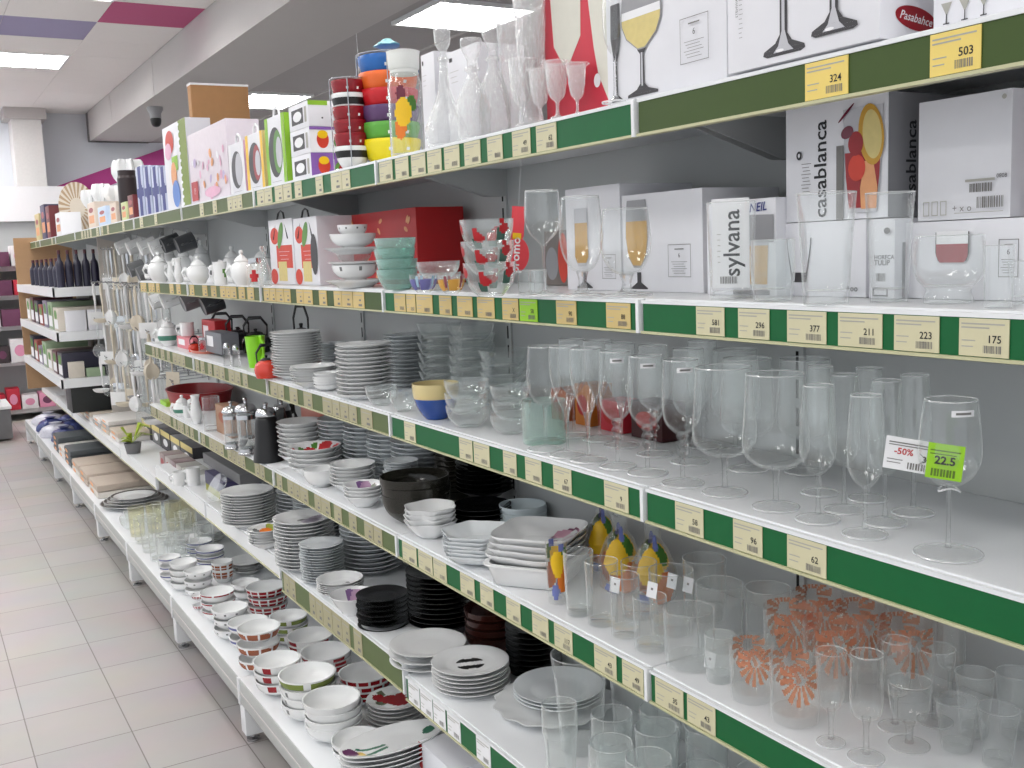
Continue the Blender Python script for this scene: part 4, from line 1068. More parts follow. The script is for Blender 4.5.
# row of small cartons with casablanca on top
xs = 1.12
ya = y_at(778, xs, z2 + .06); yb = y_at(866, xs, z2 + .06); hs = h_at(xs, ya, z2, 224)
def f_tum(A):
    w, h = A.w, A.h
    A.sil([(.010, .012), (.0105, .02), (.011, .022), (.0155, .06), (.0165, .075)], w * .26, .008, dark_p).sil([(.0095, .026), (.0145, .06), (.0155, .076)], w * .26, .008, card_w)
    A.part('lettering')
    A.text('+oo', w * .86, .012, .012, dark_p)
carton('glassware_carton', 'box', (xs, ya, z2), ya - yb, .14, hs, 'low white carton printed with a tumbler outline, under the tall lettered carton', card_w, f_tum, group=g2)
y8, y9 = y_at(868, xs - .01, z2 + .06), y_at(896, xs - .01, z2 + .06)
def f_hor(A):
    w, h = A.w, A.h
    A.text('HORECA', w * .6, h * .52, .008, dark_p).text('TULIP', w * .52, h * .45, .010, dark_p).bars(w * .3, h * .22, w * .4, h * .1, mid_ink, 8).frame(w * .2, h * .03, w * .8, h * .14, dark_p, .002).ell(w * .75, h * .85, .005, .004, mid_ink)
carton('glassware_carton', 'box', (xs - .01, y8 - .002, z2), y8 - y9 - .004, .14, hs - .001, 'narrow white carton with small print beside the low tumbler carton', card_w, f_hor, lambda A: A.rect(A.d * .1, 0, A.d, A.h * .7, silver_p), g2)
zz = z2 + hs + .001
ya = y_at(786, xs, zz + .06); yb = y_at(888, xs, zz + .06); hc = h_at(xs, ya, zz, 110)
def f_casa(A):
    w, h = A.w, A.h
    A.text('casablanca', w * .37, h * .44, .032, ink, PI / 2, 0, .012)
    A.lines(w * .17, h * .5, w * .1, 9, h * .03, mid_ink); A.ell(w * .15, h * .58, .005, .006, ink).ell(w * .15, h * .58, .002, .003, card_w)
    A.rect(w * .53, h * .0, w * .60, h * .62, mid_ink)
    A.sil([(w * .13, 0), (w * .16, h * .3), (w * .185, h * .86)], w * .78, h * .05, glassgrey, 1, 1).sil([(w * .125, h * .04), (w * .155, h * .3), (w * .165, h * .5)], w * .78, h * .05, wine_p, 1, 1)
    A.sil([(w * .07, h * .03), (w * .08, h * .2), (w * .04, h * .42)], w * .84, h * .05, peach_p, 1, 1)
    A.ell(w * .86, h * .68, w * .115, h * .25, amber_p, .12).ell(w * .87, h * .68, w * .085, h * .2, champ_p, .12).ell(w * .73, h * .42, w * .08, h * .11, tomato_p).ell(w * .72, h * .62, w * .07, h * .10, wine_p).ell(w * .64, h * .72, w * .06, h * .05, plum_g, .4).ell(w * .63, h * .88, w * .10, h * .012, plum_g, .7)
carton('glassware_carton', 'box', (xs, ya, zz), ya - yb, .15, hc, 'tall white carton with upright black lettering and a fruit drink picture', card_w, f_casa,
       lambda A: A.rect(0, 0, A.d, A.h, card_g).text('casablanca', A.d * .3, A.h * .42, .028, ink, PI / 2, 0, .012), g2)
# tall carton with handwriting, amber drink
xn = 1.10
ya = y_at(707, xn, z2 + .06); yb = y_at(776, xn, z2 + .06); hn = h_at(xn, ya, z2, 203)
def f_neil(A):
    w, h = A.w, A.h
    A.sil([(.016, 0), (.018, .01), (.021, h * .75)], w * .72, h * .06, glassgrey).sil([(.017, 0), (.0185, h * .40)], w * .72, h * .12, amber_p).rect(w * .40, h * .01, w * .92, h * .06, dark_p)
    A.part('lettering')
    A.text('NEIL', w * .76, h * .91, .018, navy_p, .05, .25, .015).poly([(w * .44, h * .55), (w * .98, h * .55), (w * .98, h * .83), (w * .6, h * .84)], silver_p)
carton('glassware_carton', 'box', (xn, ya, z2), ya - yb, .12, hn, 'white carton with blue handwriting and an amber drink picture', card_w, f_neil, group=g2)
# sylvana card standing in a glass
def fcard(A): A.text('sylvana', A.w * .55, A.h * .5, .034, ink, PI / 2, 0, .01).bars(A.w * .22, A.h * .05, A.w * .45, A.h * .08, mid_ink, 2).lines(A.w * .15, A.h * .6, A.w * .1, 6, .008, pale_ink)
x, y, R, H = fit(Z[2], 732, 300, 202, 49, .85)
put('tallglass', (x, y, z2 + .0006), 'tall clear glass holding the upright lettered paper card', None, (R, R, H))
o = carton('paper_card', 'card', (x - R * .50, y + R * .62, z2 + .0155), R * 1.55, .0008, H * .93, 'white paper card with upright black lettering standing inside a tall glass', white_paper, fcard, flap=False, bev=0, rz=.6)
# two cartons marked with a framed number, printed with beer glasses
def f_beer(kind_):
    def f(A):
        w, h = A.w, A.h
        if kind_ == 1:
            A.sil([(.016, 0), (.017, .002), (.004, .012), (.004, .03)], w * .22, .004, dark_p).sil([(.007, .036), (.018, .055), (.0225, .09), (.021, .13), (.0185, .155)], w * .20, .006, silver_p).sil([(.008, .040), (.0175, .058), (.0215, .09), (.021, .118)], w * .20, .006, amber_p)
            info_frame(A, w * .60, .026, w * .27, .055)
        else:
            A.sil([(.018, 0), (.018, .002), (.004, .012), (.004, .03)], w * .34, .004, dark_p).sil([(.009, .04), (.0165, .055), (.0155, .1), (.0155, .15)], w * .30, .006, glassgrey).sil([(.010, .046), (.0155, .058), (.0145, .1), (.0145, .122)], w * .30, .006, amber_p)
            info_frame(A, w * .68, .022, w * .24, .045, '6')
    return f
xa = 1.13
for uL, uR, vt, k, lab in ((623, 703, 196, 1, 'white carton printed with an amber beer glass and framed number, nearer of two'), (567, 621, 190, 0, 'white carton printed with a slim amber beer glass, farther of two')):
    ya = y_at(uL, xa, z2 + .06); yb = y_at(uR, xa, z2 + .06)
    carton('glassware_carton', 'box', (xa, ya, z2), ya - yb, .17, h_at(xa, ya, z2, vt), lab, card_w, f_beer(k), lambda A: A.rect(A.d * .1, A.h * .2, A.d, A.h * .6, amber_p), g2)
gg = 'single glasses along the second shelf edge'
rnd_put('beerglass', 2, 627, 297, 208, 52, .8, 'rounded stemmed beer glass before the carton with amber beer glass', gg)
rnd_put('beerglass', 2, 583, 297, 196, 44, .8, 'slim stemmed beer glass before the farther beer carton', gg)
rnd_put('wine_long', 2, 545, 297, 190, 36, 1.0, 'wine glass on thin stem beside the red promotion tag', gg)
rnd_put('facetvase', 2, 826, 305, 192, 59, .76, 'tall faceted clear glass below the fruit drink carton', gg)
rnd_put('facetvase', 2, 889, 303, 192, 48, .76, 'tall straight faceted glass behind the footed tumbler', gg)
rnd_put('wine_tumbler', 2, 948, 305, 236, 68, .7, 'heavy footed round tumbler above the 223 price card', gg)
rnd_put('tallglass', 2, 998, 309, 246, 30, .84, 'small straight tall glass above the 175 price card', gg)
rnd_put('shot', 2, 1028, 305, 262, 40, .7, 'low heavy tumbler at the near end of the second shelf', gg)
rnd_put('brilliant', 2, 773, 302, 240, 44, .8, 'cut-glass tumbler before the carton with blue handwriting', gg)
# red wine picture on the low carton, seen through the footed tumbler
# low tumblers and things around the red tag
for k, u in enumerate((512, 524, 536)):
    rnd_put('straight', 2, u, 296 - k * .2, 271, 17, .94, f'short straight clear glass, {["farthest", "middle", "nearest"][k]} of three below the red promotion tag', 'short glasses below the red tag')
carton('glassware_carton', 'box', (1.24, y_at(545, 1.24, z2 + .05), z2), .1, .07, .12, 'grey and orange patterned carton behind the thin stemmed wine glass', smat('carton_dim', 120, 112, 108, .5), lambda A: A.ell(A.w * .75, A.h * .5, A.w * .2, A.h * .45, tomato_p).ell(A.w * .3, A.h * .4, A.w * .25, A.h * .3, card_g), group=g2)
tgm = smat('promo_red', 222, 64, 74, .5)
b = B(); n = 26
pts = [(-.012, .0), (.012, .0), (.012, -.05)] + [(.024 * math.sin(t), -.082 - .030 * math.cos(t)) for t in [PI * .86 - i * (PI * 1.72) / n for i in range(n + 1)]][::1] + [(-.012, -.05)]
b.add([(-.0008, -a, c) for a, c in pts] + [(.0008, -a, c) for a, c in pts], [tuple(range(len(pts))), tuple(range(len(pts) * 2 - 1, len(pts) - 1, -1))] + [(i, (i + 1) % len(pts), len(pts) + (i + 1) % len(pts), len(pts) + i) for i in range(len(pts))])
vs, fs = text_geo('promo', .022, 0, .02)
b.add([(-.0014, -(-y), -.082 + x) for x, y in vs], fs, 1)
b.add([(-.0014, -.008, -.045), (-.0014, .008, -.045), (-.0014, .008, -.055), (-.0014, -.008, -.055)], [(0, 1, 2, 3)], 2)
o = ob('promotion_tag', b.build('promotion_tag', [tgm, white_paper, fy])); o.location = (1.004, y_at(520, 1.004, z2 + .1), 1.515 + .163); o.rotation_euler = (.1, 0, .6); o.scale = (1, 1.1, 1.1)
tag(o, 'red hanging promotion tag with round end beside the wine glass', 'tag')
hk = ob('tag_holder', B().tube([(0, 0, 0), (0, 0, .125)], .0012, 6).build('tag_holder', GFOIL)); hk.parent = o
# berry bowls and printed bowls
stack('berrybowl', 2, 492, 297, 219, 54, 3, .42, 1.25, 'glass bowl painted with red berries', 'the stack beside the red tag')
rnd_put('printbowl_a', 2, 424, 293, 275, 28, .45, 'small glass bowl with violet petal print in front of teal bowls')
rnd_put('printbowl_b', 2, 452, 294, 275, 28, .45, 'small glass bowl with mango petal print beside the berry bowls')
stack('gbowl', 2, 440, 291, 262, 44, 2, .45, .8, 'large clear glass bowl', 'the pair behind the two petal-print bowls', jit=.004)
stack('tealbowl', 2, 398, 290, 238, 42, 4, .55, .95, 'teal tinted glass bowl', 'the teal stack beside white dishes')
# white dishes piled before the red carton
x, y, R, H = fit(Z[2], 356, 288, 236, 50, .5)
zc_ = z2
for k, (key, s, hh, lab) in enumerate((('plate', 1.05, .02, 'flat white plate, lowest of the mixed pile before the red carton'), ('bowl_leaf', .80, .040, 'white bowl with a tree print, second lowest of the mixed pile'), ('plate', .9, .016, 'flat white plate resting on the tree print bowl'), ('gdish', .62, .02, 'small clear dish between plates of the mixed pile'), ('plate_cool', 1.0, .018, 'white plate, second highest plate of the mixed pile'), ('bowl', .80, .036, 'white conical bowl near the top of the mixed pile'), ('bowl_fleur', .52, .03, 'small flowered white bowl topmost of the mixed pile'))):
    rr = .075 * s
    put(key, (x, y, zc_ + .0008), lab, 'mixed dish pile', (rr, rr, hh), .2 * k); zc_ += hh * (.78 if 'bowl' in key else .9) + .0008
def f_redc(A):
    rnd = random.Random(5)
    for k in range(16): A.ell(rnd.uniform(.05, .95) * A.w, rnd.uniform(.1, .95) * A.h, .012, .006, peach_p, rnd.random() * 3)
ya = y_at(332, 1.16, z2 + .06)
carton('red_carton', 'box', (1.16, ya, z2), ya - y_at(418, 1.16, z2 + .06), .14, h_at(1.16, ya, z2, 218), 'wide red carton with gold leaves behind the mixed dish pile', red_c, f_redc, group=g2)
# two white carrier cartons with red print
def f_car(A):
    w, h = A.w, A.h
    A.ell(w * .25, h * .75, w * .18, h * .13, tomato_p).rect(w * .3, h * .25, w * .95, h * .6, tomato_p).rect(w * .35, h * .05, w * .7, h * .35, champ_p).ell(w * .15, h * .12, w * .15, h * .12, tomato_p).ell(w * .5, h * .75, w * .2, h * .1, leaf_p, 1).lines(w * .4, h * .5, w * .45, 3, .012, white_paper)
for k, (uL, uR, vt) in enumerate(((271, 294.5, 221), (295.5, 319, 219))):
    x = 1.05
    ya = y_at(uL, x, z2 + .06); yb = y_at(uR, x, z2 + .06)
    fn = f_car if k == 0 else (lambda A: (f_car(A), A.ell(A.w * .85, A.h * .45, A.w * .14, A.h * .3, dark_p)))
    o = carton('carrier_carton', 'box', (x, ya, z2), ya - yb, .12, h_at(x, ya, z2, vt), ['white carrier carton with tomato red panel, farther of two beside white dishes', 'white carrier carton with red panel and dark oval hole, nearer of two'][k], card_w, fn, group=g2)
    w = ya - yb; h = h_at(x, ya, z2, vt)
    ob('carrying_handle', B().tube([(.0, -w * .2, h * .7), (.005, -w * .4, h + .02), (.005, -w * .5, h + .026), (.005, -w * .6, h + .02), (.0, -w * .8, h * .7)], .003, 6).build('carrying_handle', black), o)
# lidded white china: teapots, sugar bowls, creamers
def pot_kind(key, name, spout=True, handle=True, paint=None, cat='teapot'):
    ps = [('body', B().lathe(cr([(0, 0), (.55, 0), (.62, .03), (1, .28), (.92, .52), (.6, .66), (0, .67)], 3), 28, (lambda k: 1 if paint and .22 < k[3] < .38 else 0)).build('body', [china, paint or china])),
          ('lid', B().lathe(cr([(0, .66), (.62, .665), (.55, .74), (.25, .84), (.12, .87), (.2, .93), (.14, .99), (0, 1)], 3), 22).build('lid', china))]
    if spout: ps.append(('spout', B().tube([(0, -.8, .24), (0, -1.2, .36), (0, -1.45, .58), (0, -1.6, .64)], [.26, .17, .12, .10], 10).build('spout', china)))
    if handle: ps.append(('handle', B().tube([(0, .85, .48), (0, 1.25, .54), (0, 1.5, .40), (0, 1.3, .2), (0, .9, .18)], .09, 8).build('handle', china)))
    kind(key, name, cat, None, tuple(ps))
teal_b = smat('band_teal', 70, 130, 110, .3)
pot_kind('teapot', 'teapot'); pot_kind('sugar', 'sugar_bowl', False, True, None, 'sugar bowl'); pot_kind('teapot_band', 'teapot', True, True, teal_b)
kind('creamer', 'creamer', 'jug', None, (('body', B().lathe(wall(cr([(.6, 0), (.66, .03), (1, .3), (.7, .7), (.62, .85), (.8, 1)], 3), .06), 24).build('body', china)), ('handle', B().tube([(0, .8, .8), (0, 1.4, .75), (0, 1.5, .5), (0, .95, .3)], .09, 8).build('handle', china))))
mugb = cr([(.86, 0), (.92, .02), (.96, .5), (1, 1)], 3)
def mug_kind(key, m, matf=None):
    kind(key, 'mug', 'mug', None, (('body', B().lathe(wall(mugb, .06), 28, matf or 0).build('body', m)), ('handle', B().tube([(0, .92, .8), (0, 1.45, .76), (0, 1.6, .5), (0, 1.4, .26), (0, .92, .2)], .10, 8).build('handle', m))))
mug_kind('mug', [china]); mug_kind('mug_grey', [smat('mug_grey', 120, 122, 124, .3)]); mug_kind('mug_dark', [smat('mug_dark', 66, 68, 72, .3)])
mug_kind('mug_leaf', [china, leaf_p, skyb_p], lambda k: 1 if k[0] < 8 and math.hypot(((k[1] - .68 + .5) % 1 - .5) * 6.28, (k[3] - .6) * 2.2) < .45 else 0)
def pots(lev, key, u, vb, vt, w, label, group=None, rz=1.0, rb=.55):
    z = Z[lev] if lev < 10 else Z[lev]
    x, y, R, H = fit(z, u, vb, vt, w, rb)
    put(key, (x, y, z + .0008), label, group, (R, R, H), rz)
gp = 'white lidded china'
pots(2, 'teapot', 160, 282, 252, 22, 'white china teapot farthest from the strawberry jar on second shelf', gp)
pots(2, 'creamer', 172, 282, 262, 9, 'small white creamer beside the farthest teapot', gp)
pots(2, 'creamer', 179.5, 283, 258, 9, 'white creamer behind the small price card, nearer of two', gp)
pots(2, 'sugar', 199, 284, 256, 22, 'round white sugar bowl with pointed lid behind the tiny card', gp)
pots(2, 'teapot', 243, 286, 250, 22, 'white teapot with tall knob beside the strawberry jar', gp)
pots(2, 'mug_leaf', 221, 285, 262, 14, 'white mug with green leaf print before the teapots', gp)
for u, vt, xx, lab in ((169, 242, 1.2, 'white teapot in the back row, farthest'), (186, 244, 1.2, 'white teapot in the back row beside the hanging dark mugs'), (196, 240, 1.24, 'tall white sugar bowl in the back row, second shelf'), (232, 246, 1.2, 'white sugar bowl in the back row behind the leaf mug'), (262, 246, 1.2, 'white lidded jar in the back row by the carrier cartons')):
    y = y_at(u, xx, z2 + .08); put('sugar', (xx, y, z2), lab, gp, (.045, .045, h_at(xx, y, z2, vt)), 1.0)
ya = y_at(202, 1.012, z2 + .02)
carton('small_card', 'card', (1.012, ya, z2), ya - y_at(213, 1.012, z2 + .02), .02, .06, 'small white card with dark print before the sugar bowl', white_paper, lambda A: A.rect(A.w * .05, A.h * .5, A.w * .95, A.h * .78, dark_p), flap=False)
kind('jar', 'storage_jar', 'jar', None, (('body', B().lathe(dense([(0, 0), (.95, 0), (1, .03), (1, .72), (.8, .8)], 5), 36, lambda k: 1 if math.hypot(((k[1] - .68 + .5) % 1 - .5) * 6.28 * .7, (k[3] - .36) * 2.2) < .4 else 0).build('body', [GH, fr_])), ('lid', B().lathe([(0, .78), (.82, .79), (.86, .84), (.82, .98), (0, 1)], 28).build('lid', steel))))
pots(2, 'jar', 256, 287, 258, 15, 'glass jar with strawberry print beside the white carrier carton', None, 0, .95)
kind('cruet', 'glass_cruet', 'bottle', None, (('body', B().lathe(wall(cr([(.7, 0), (.9, .04), (1, .3), (.5, .6), (.28, .75), (.3, .85)], 3), .06), 24).build('body', GH)), ('stopper', B().lathe(cr([(0, .82), (.26, .84), (.4, .92), (.2, 1), (0, 1)], 3), 14).build('stopper', GT))))
pots(2, 'cruet', 266, 287, 246, 13, 'clear glass cruet between the strawberry jar and carrier carton', None, 0, .7)
# mugs hung from hooks under the shelves at the far end
def hung(key, x, u, v, r, label, group, hook_z):
    p = on_x(x, u, v)
    o = put(key, (p.x, p.y, p.z), label, group, (r, r, r * 2.0), PI, 0, -1.25)
    h = ob('hook', B().tube([(0, 0, 0), (.0, .0, .04), (.01, 0, .055)], .002, 6).build('hook', steel))
    h.location = (p.x + .05, p.y, p.z + .03); tag(h, 'thin steel hook of the ' + label, 'hook', 'mug hooks')
gm = 'mugs hanging under the far shelves'
for k, (u, v, key, lab) in enumerate(((117, 249, 'mug', 'white mug hanging farthest under the top shelf'), (128, 249, 'mug', 'second white mug hanging under the top shelf'), (140, 249, 'mug', 'third white mug hanging under the top shelf'), (151, 249, 'mug', 'nearest white mug hanging under the top shelf'), (163, 246, 'mug_dark', 'dark mug hanging beside the white mugs'), (177, 246, 'mug_dark', 'nearest dark mug hanging under the top shelf'))):
    hung(key, 1.09 + .04 * (k > 3), u, v, .042, lab, gm, 0)
for k, (u, v, key, lab) in enumerate(((129, 271, 'mug_grey', 'grey mug hanging lower, farther of two before the teapots'), (138, 275, 'mug_grey', 'grey mug hanging lower, nearer of two before the teapots'), (151, 303, 'mug', 'white mug hanging under the second shelf, farther'), (162, 302, 'mug', 'white mug hanging under the second shelf, nearer'), (183, 304, 'mug_grey', 'grey mug hanging under the second shelf by the white cup'), (203, 307, 'mug_dark', 'dark mug hanging under the second shelf above the grey box'))):
    hung(key, 1.08, u, v, .042, lab, gm, 0)

# ================================================================== THIRD SHELF
gw = 'stemware along the third shelf'
for key, u, vb, vt, w, rb, lab in (
    ('flute', 818, 526, 388, 36, 1.15, 'champagne flute above the 62 price card, farther of the front two'),
    ('flute', 865, 541, 398, 36, 1.15, 'champagne flute above the 62 price card, nearer of the front two'),
    ('bigwine', 948, 563, 404, 60, .95, 'large wine glass standing alone, tied with white and lime tags'),
    ('goblet', 776, 514, 378, 66, .70, 'wide balloon goblet next to the champagne flutes'),
    ('goblet', 725, 499, 371, 64, .70, 'wide balloon goblet above the 58 card, beside the knobbed stems'),
    ('tulip_s', 683, 489, 362, 39, 1.0, 'wine glass with beaded stem and lip sticker, nearest of three'),
    ('tulip_s', 648, 478, 358, 37, 1.0, 'wine glass with beaded stem and lip sticker, middle of three'),
    ('tulip_s', 618, 471, 353, 34, 1.0, 'wine glass with beaded stem and lip sticker, farthest of three'),
    ('trumpet', 589, 464, 350, 33, .95, 'wine glass with flared stem, nearest of three'),
    ('trumpet', 568, 459, 348, 32, .95, 'wine glass with flared stem, middle of three'),
    ('wine', 546, 453, 348, 34, .95, 'thin stemmed wine glass beside the green glass pot')):
    rnd_put(key, 3, u, vb, vt, w, rb, lab, gw, random.uniform(-.05, .05))
# second and third rows behind
def behind(key, u, vb, h, R, label, group=gw):
    p = on_z(Z[3], u, vb)
    put(key, (p.x, p.y, Z[3] + .0008), label, group, (R, R, h), 0)
for key, u, vb, h, R, lab in (
    ('flute', 844, 511, .195, .0225, 'champagne flute in the second row behind the front two, farther'), ('flute', 885, 524, .195, .0225, 'champagne flute in the second row behind the front two, nearer'),
    ('flute', 820, 494, .195, .0225, 'champagne flute in the back row, farther'), ('flute', 913, 514, .195, .0225, 'champagne flute in the back row nearest the tagged glass'), ('flute', 868, 500, .195, .0225, 'champagne flute in the back row, middle'),
    ('goblet', 792, 472, .19, .046, 'balloon goblet in the back row near the flutes'), ('goblet', 752, 470, .19, .046, 'balloon goblet in the second row'), ('goblet', 733, 451, .19, .046, 'balloon goblet in the back row, farther'),
    ('tulip', 690, 463, .203, .03, 'beaded stem wine glass in the second row, nearest'), ('tulip', 655, 455, .203, .03, 'beaded stem wine glass in the second row, middle'), ('tulip', 705, 447, .203, .03, 'beaded stem wine glass in the back row'),
    ('trumpet', 622, 446, .2, .03, 'flared stem wine glass in the second row'), ('trumpet', 600, 440, .2, .03, 'flared stem wine glass in the second row, farther'), ('wine', 574, 436, .2, .03, 'thin stemmed wine glass in the second row')):
    behind(key, u, vb, h, R, lab)
# discount tags tied to the big glass
bx = on_x(1.03, 914, 456)
tw = .068; th = .040
b = B().box(-.0006, -tw / 2, -th / 2, .0006, tw / 2, th / 2, 0)
def tp(a, c): return (-.0011, -a, c)
def trect(a0, c0, a1, c1, m): b.add([tp(a0, c0), tp(a1, c0), tp(a1, c1), tp(a0, c1)], [(0, 1, 2, 3)], m)
for i, (t, a, c, s, m) in enumerate((('-50%', -.012, .003, .011, 3), ('30', .015, -.003, .011, 1))):
    vs, fs = text_geo(t, s, 0, .02); b.add([tp(a + x, c + y) for x, y in vs], fs, m)
trect(-.03, .013, .03, .0145, 2); trect(-.03, .010, .02, .0112, 2); trect(-.03, -.008, -.012, -.007, 2); trect(-.03, -.012, -.014, -.011, 2)
for k in range(9): trect(-.006 + k * .0031, -.017, -.0045 + k * .0031 + (k % 2) * .0006, -.009, 2)
b.add([tp(.006, -.009), tp(.007, -.009), tp(.024, .004), tp(.023, .004)], [(0, 1, 2, 3)], 1); b.add([tp(.023, -.009), tp(.024, -.009), tp(.007, .004), tp(.006, .004)], [(0, 1, 2, 3)], 1)
o = ob('discount_card', b.build('discount_card', [white_paper, ink, mid_ink, red_ink])); o.location = bx; o.rotation_euler = (.12, 0, .55)
tag(o, 'white minus fifty percent discount card tied to the large wine glass', 'price card')
bx2 = on_x(1.026, 945, 462)
b = B().box(-.0006, -.020, -.021, .0006, .020, .021, 0)
vs, fs = text_geo('22.5', .0135, 0, .03); b.add([tp(.0 + x, .001 + y) for x, y in vs], fs, 1)
trect(-.017, .012, .016, .0135, 2); trect(-.017, .008, .012, .0092, 2)
for k in range(8): trect(-.014 + k * .0034, -.018, -.012 + k * .0034 + (k % 2) * .0006, -.009, 2)
o = ob('discount_card', b.build('discount_card', [lime_tag, ink, smat('ink_green', 90, 120, 30)])); o.location = bx2; o.rotation_euler = (.1, 0, .55)
tag(o, 'lime green 22.5 price card tied to the large wine glass', 'price card')
x, y, R, H = fit(Z[3], 948, 563, 404, 60, .95)
o = ob('tag_ring', B().tube([(.012 * math.cos(2 * PI * i / 20), .012 * math.sin(2 * PI * i / 20), .003 * math.sin(4 * PI * i / 20)) for i in range(20)], .0011, 6, closed=True).build('tag_ring', white_paper)); o.location = (x, y, Z[3] + H * .43)
tag(o, 'thin white loop holding discount cards around the glass stem', 'tag loop')
# goods behind the stemware
for uL, uR, v0, hh, m_, lab in ((551, 566, 0, .07, smat('pack_rust', 170, 84, 40, .5), 'rust orange pack behind the thin stemmed wine glass'), (575, 590, 0, .09, smat('pack_ochre', 190, 110, 30, .5), 'ochre pack behind the flared stem glasses'), (600, 622, 0, .065, smat('pack_crimson', 190, 40, 54, .5), 'crimson pack behind the beaded stem glasses'), (631, 662, 0, .075, smat('pack_black_red', 60, 10, 16, .5), 'dark red pack behind the nearest beaded stem glass')):
    x = 1.24
    ya = y_at(uL, x, Z[3] + .04); yb = y_at(uR, x, Z[3] + .04)
    carton('small_pack', 'box', (x, ya, Z[3] + .0006), ya - yb, .06, hh, lab, m_, lambda A: A.ell(A.w * .5, A.h * .5, A.w * .35, A.h * .25, red_c), group='packs behind stemware')
gb = 'clear glass bowls on the third shelf'
stack('gbowl', 3, 469, 428, 383, 45, 3, .42, .95, 'clear glass bowl', 'the clear stack beside the blue and cream bowl')
stack('gbowl', 3, 511, 435, 388, 41, 3, .42, .95, 'clear glass bowl', 'the clear stack next to the green glass pot')
rnd_put('cylbowl', 3, 545, 447, 404, 45, .94, 'straight pale green glass pot before the orange pack')
rnd_put('bluecream', 3, 437, 420, 386, 47, .42, 'blue bowl with broad cream rim at the shelf joint')
for k, (u, n) in enumerate(((452, 7), (480, 7), (505, 5))):
    x = 1.24; y = y_at(u, x, Z[3] + .05)
    for i in range(n):
        put('gdish', (x, y, Z[3] + .001 + i * .026), f'clear glass dish, {ordinal(i, n)} of {["the far", "the middle", "the near"][k]} back stack', 'back stacks of clear dishes', (.062, .062, .04))
rnd_put('gbowl', 3, 404, 412, 392, 27, .42, 'small clear glass bowl beside the blue and cream bowl', gb)
rnd_put('gbowl', 3, 382, 406, 388, 32, .42, 'small clear glass bowl before the tall plate stack', gb)
# plates
stack('plate', 3, 366, 400, 346, 57, 13, .58, .22, 'white dinner plate', 'the tall stack behind small clear bowls')
stack('plate_cool', 3, 411, 388, 336, 50, 13, .58, .22, 'white side plate', 'the back stack behind the clear bowls')
stack('plate', 3, 295, 380, 333, 50, 17, .58, .22, 'white dinner plate', 'the tall stack beside the red kettle')
stack('soup', 3, 315, 388, 368, 47, 7, .5, .3, 'white soup plate', 'the short stack before the red kettle plates')
stack('bowl', 3, 328, 391, 374, 28, 5, .46, .45, 'small white bowl', 'the small stack between two plate stacks')
stack('plate_cool', 3, 334, 372, 344, 30, 8, .58, .2, 'white saucer', 'the back stack between two plate stacks')
# kettles and jugs
kind('kettle', 'enamel_kettle', 'kettle', None, (('body', B().lathe(cr([(0, 0), (.8, 0), (.9, .05), (1, .32), (.85, .58), (.5, .7), (0, .72)], 3), 28).build('body', smat('enamel_red', 206, 54, 34, .2, coat=.5))), ('lid', B().lathe(cr([(0, .70), (.5, .71), (.3, .78), (.1, .8), (.14, .88), (0, .9)], 3), 20).build('lid', black)), ('handle', B().tube([(0, -.75, .55), (0, -.8, 1.0), (0, -.4, 1.3), (0, .4, 1.3), (0, .8, 1.0), (0, .75, .55)], .07, 8).build('handle', black)), ('spout', B().tube([(0, -.8, .3), (0, -1.2, .5), (0, -1.35, .66)], [.2, .13, .1], 10).build('spout', smat('enamel_red', 206, 54, 34, .2)))))
pots(3, 'kettle', 268, 379, 354, 25, 'small red enamel kettle beside the tall plate stack', None, 1.6, .8)
y = y_at(299, 1.22, Z[3] + .1)
put('kettle', (1.23, y, Z[3] + .001), 'kettle with tall black hoop handle behind the tall plate stack', None, (.055, .055, .165), .3)
kind('jug_lime', 'plastic_jug', 'jug', None, (('body', B().lathe(wall(cr([(.7, 0), (.75, .03), (.9, .5), (1, 1)], 3), .05), 24).build('body', smat('plastic_lime', 140, 214, 34, .3))), ('handle', B().tube([(0, -.9, .9), (0, -1.4, .92), (0, -1.65, .75), (0, -1.5, .35), (0, -.85, .12)], .14, 8).build('handle', smat('plastic_lime', 0, 0, 0)))))
pots(3, 'jug_lime', 257, 368, 337, 20, 'lime green plastic jug beside the red kettle', None, .2, .7)
kind('shaker', 'salt_shaker', 'shaker', None, (('body', B().lathe(cr([(0, 0), (.9, 0), (1, .05), (.85, .5), (.7, .74), (0, .75)], 3), 20, sq=hexa(8, .06)).build('body', GT)), ('cap', B().lathe(cr([(0, .72), (.74, .73), (.72, .86), (.4, .97), (0, 1)], 3), 20).build('cap', steel))))
pots(3, 'shaker', 228, 366, 343, 9, 'glass salt shaker with steel cap, farther of two', 'salt shakers', 0, .9)
pots(3, 'shaker', 237, 367, 345, 9, 'glass salt shaker with steel cap, nearer of two by the lime jug', 'salt shakers', 0, .9)
kind('teakettle', 'dark_kettle', 'kettle', None, tuple((p[0], p[1].copy()) for p in KINDS['kettle'][3]))
for p in KINDS['teakettle'][3]:
    p[1].materials.clear(); p[1].materials.append(smat('enamel_dark', 40, 36, 40, .25))
for u, xx, lab in ((238, 1.22, 'dark kettle at the back behind salt shakers'), (256, 1.24, 'dark kettle at the back behind the lime jug'), (222, 1.24, 'dark kettle at the back behind the grey box')):
    put('teakettle', (xx, y_at(u, xx, Z[3] + .06), Z[3] + .001), lab, 'dark kettles', (.06, .06, .11), 1.2)
pots(3, 'teapot_band', 169, 346, 318, 20, 'white teapot with teal band at the far end of third shelf', None, 1.0, .55)
x_, y_ = 1.07, y_at(187, 1.07, Z[3] + .05)
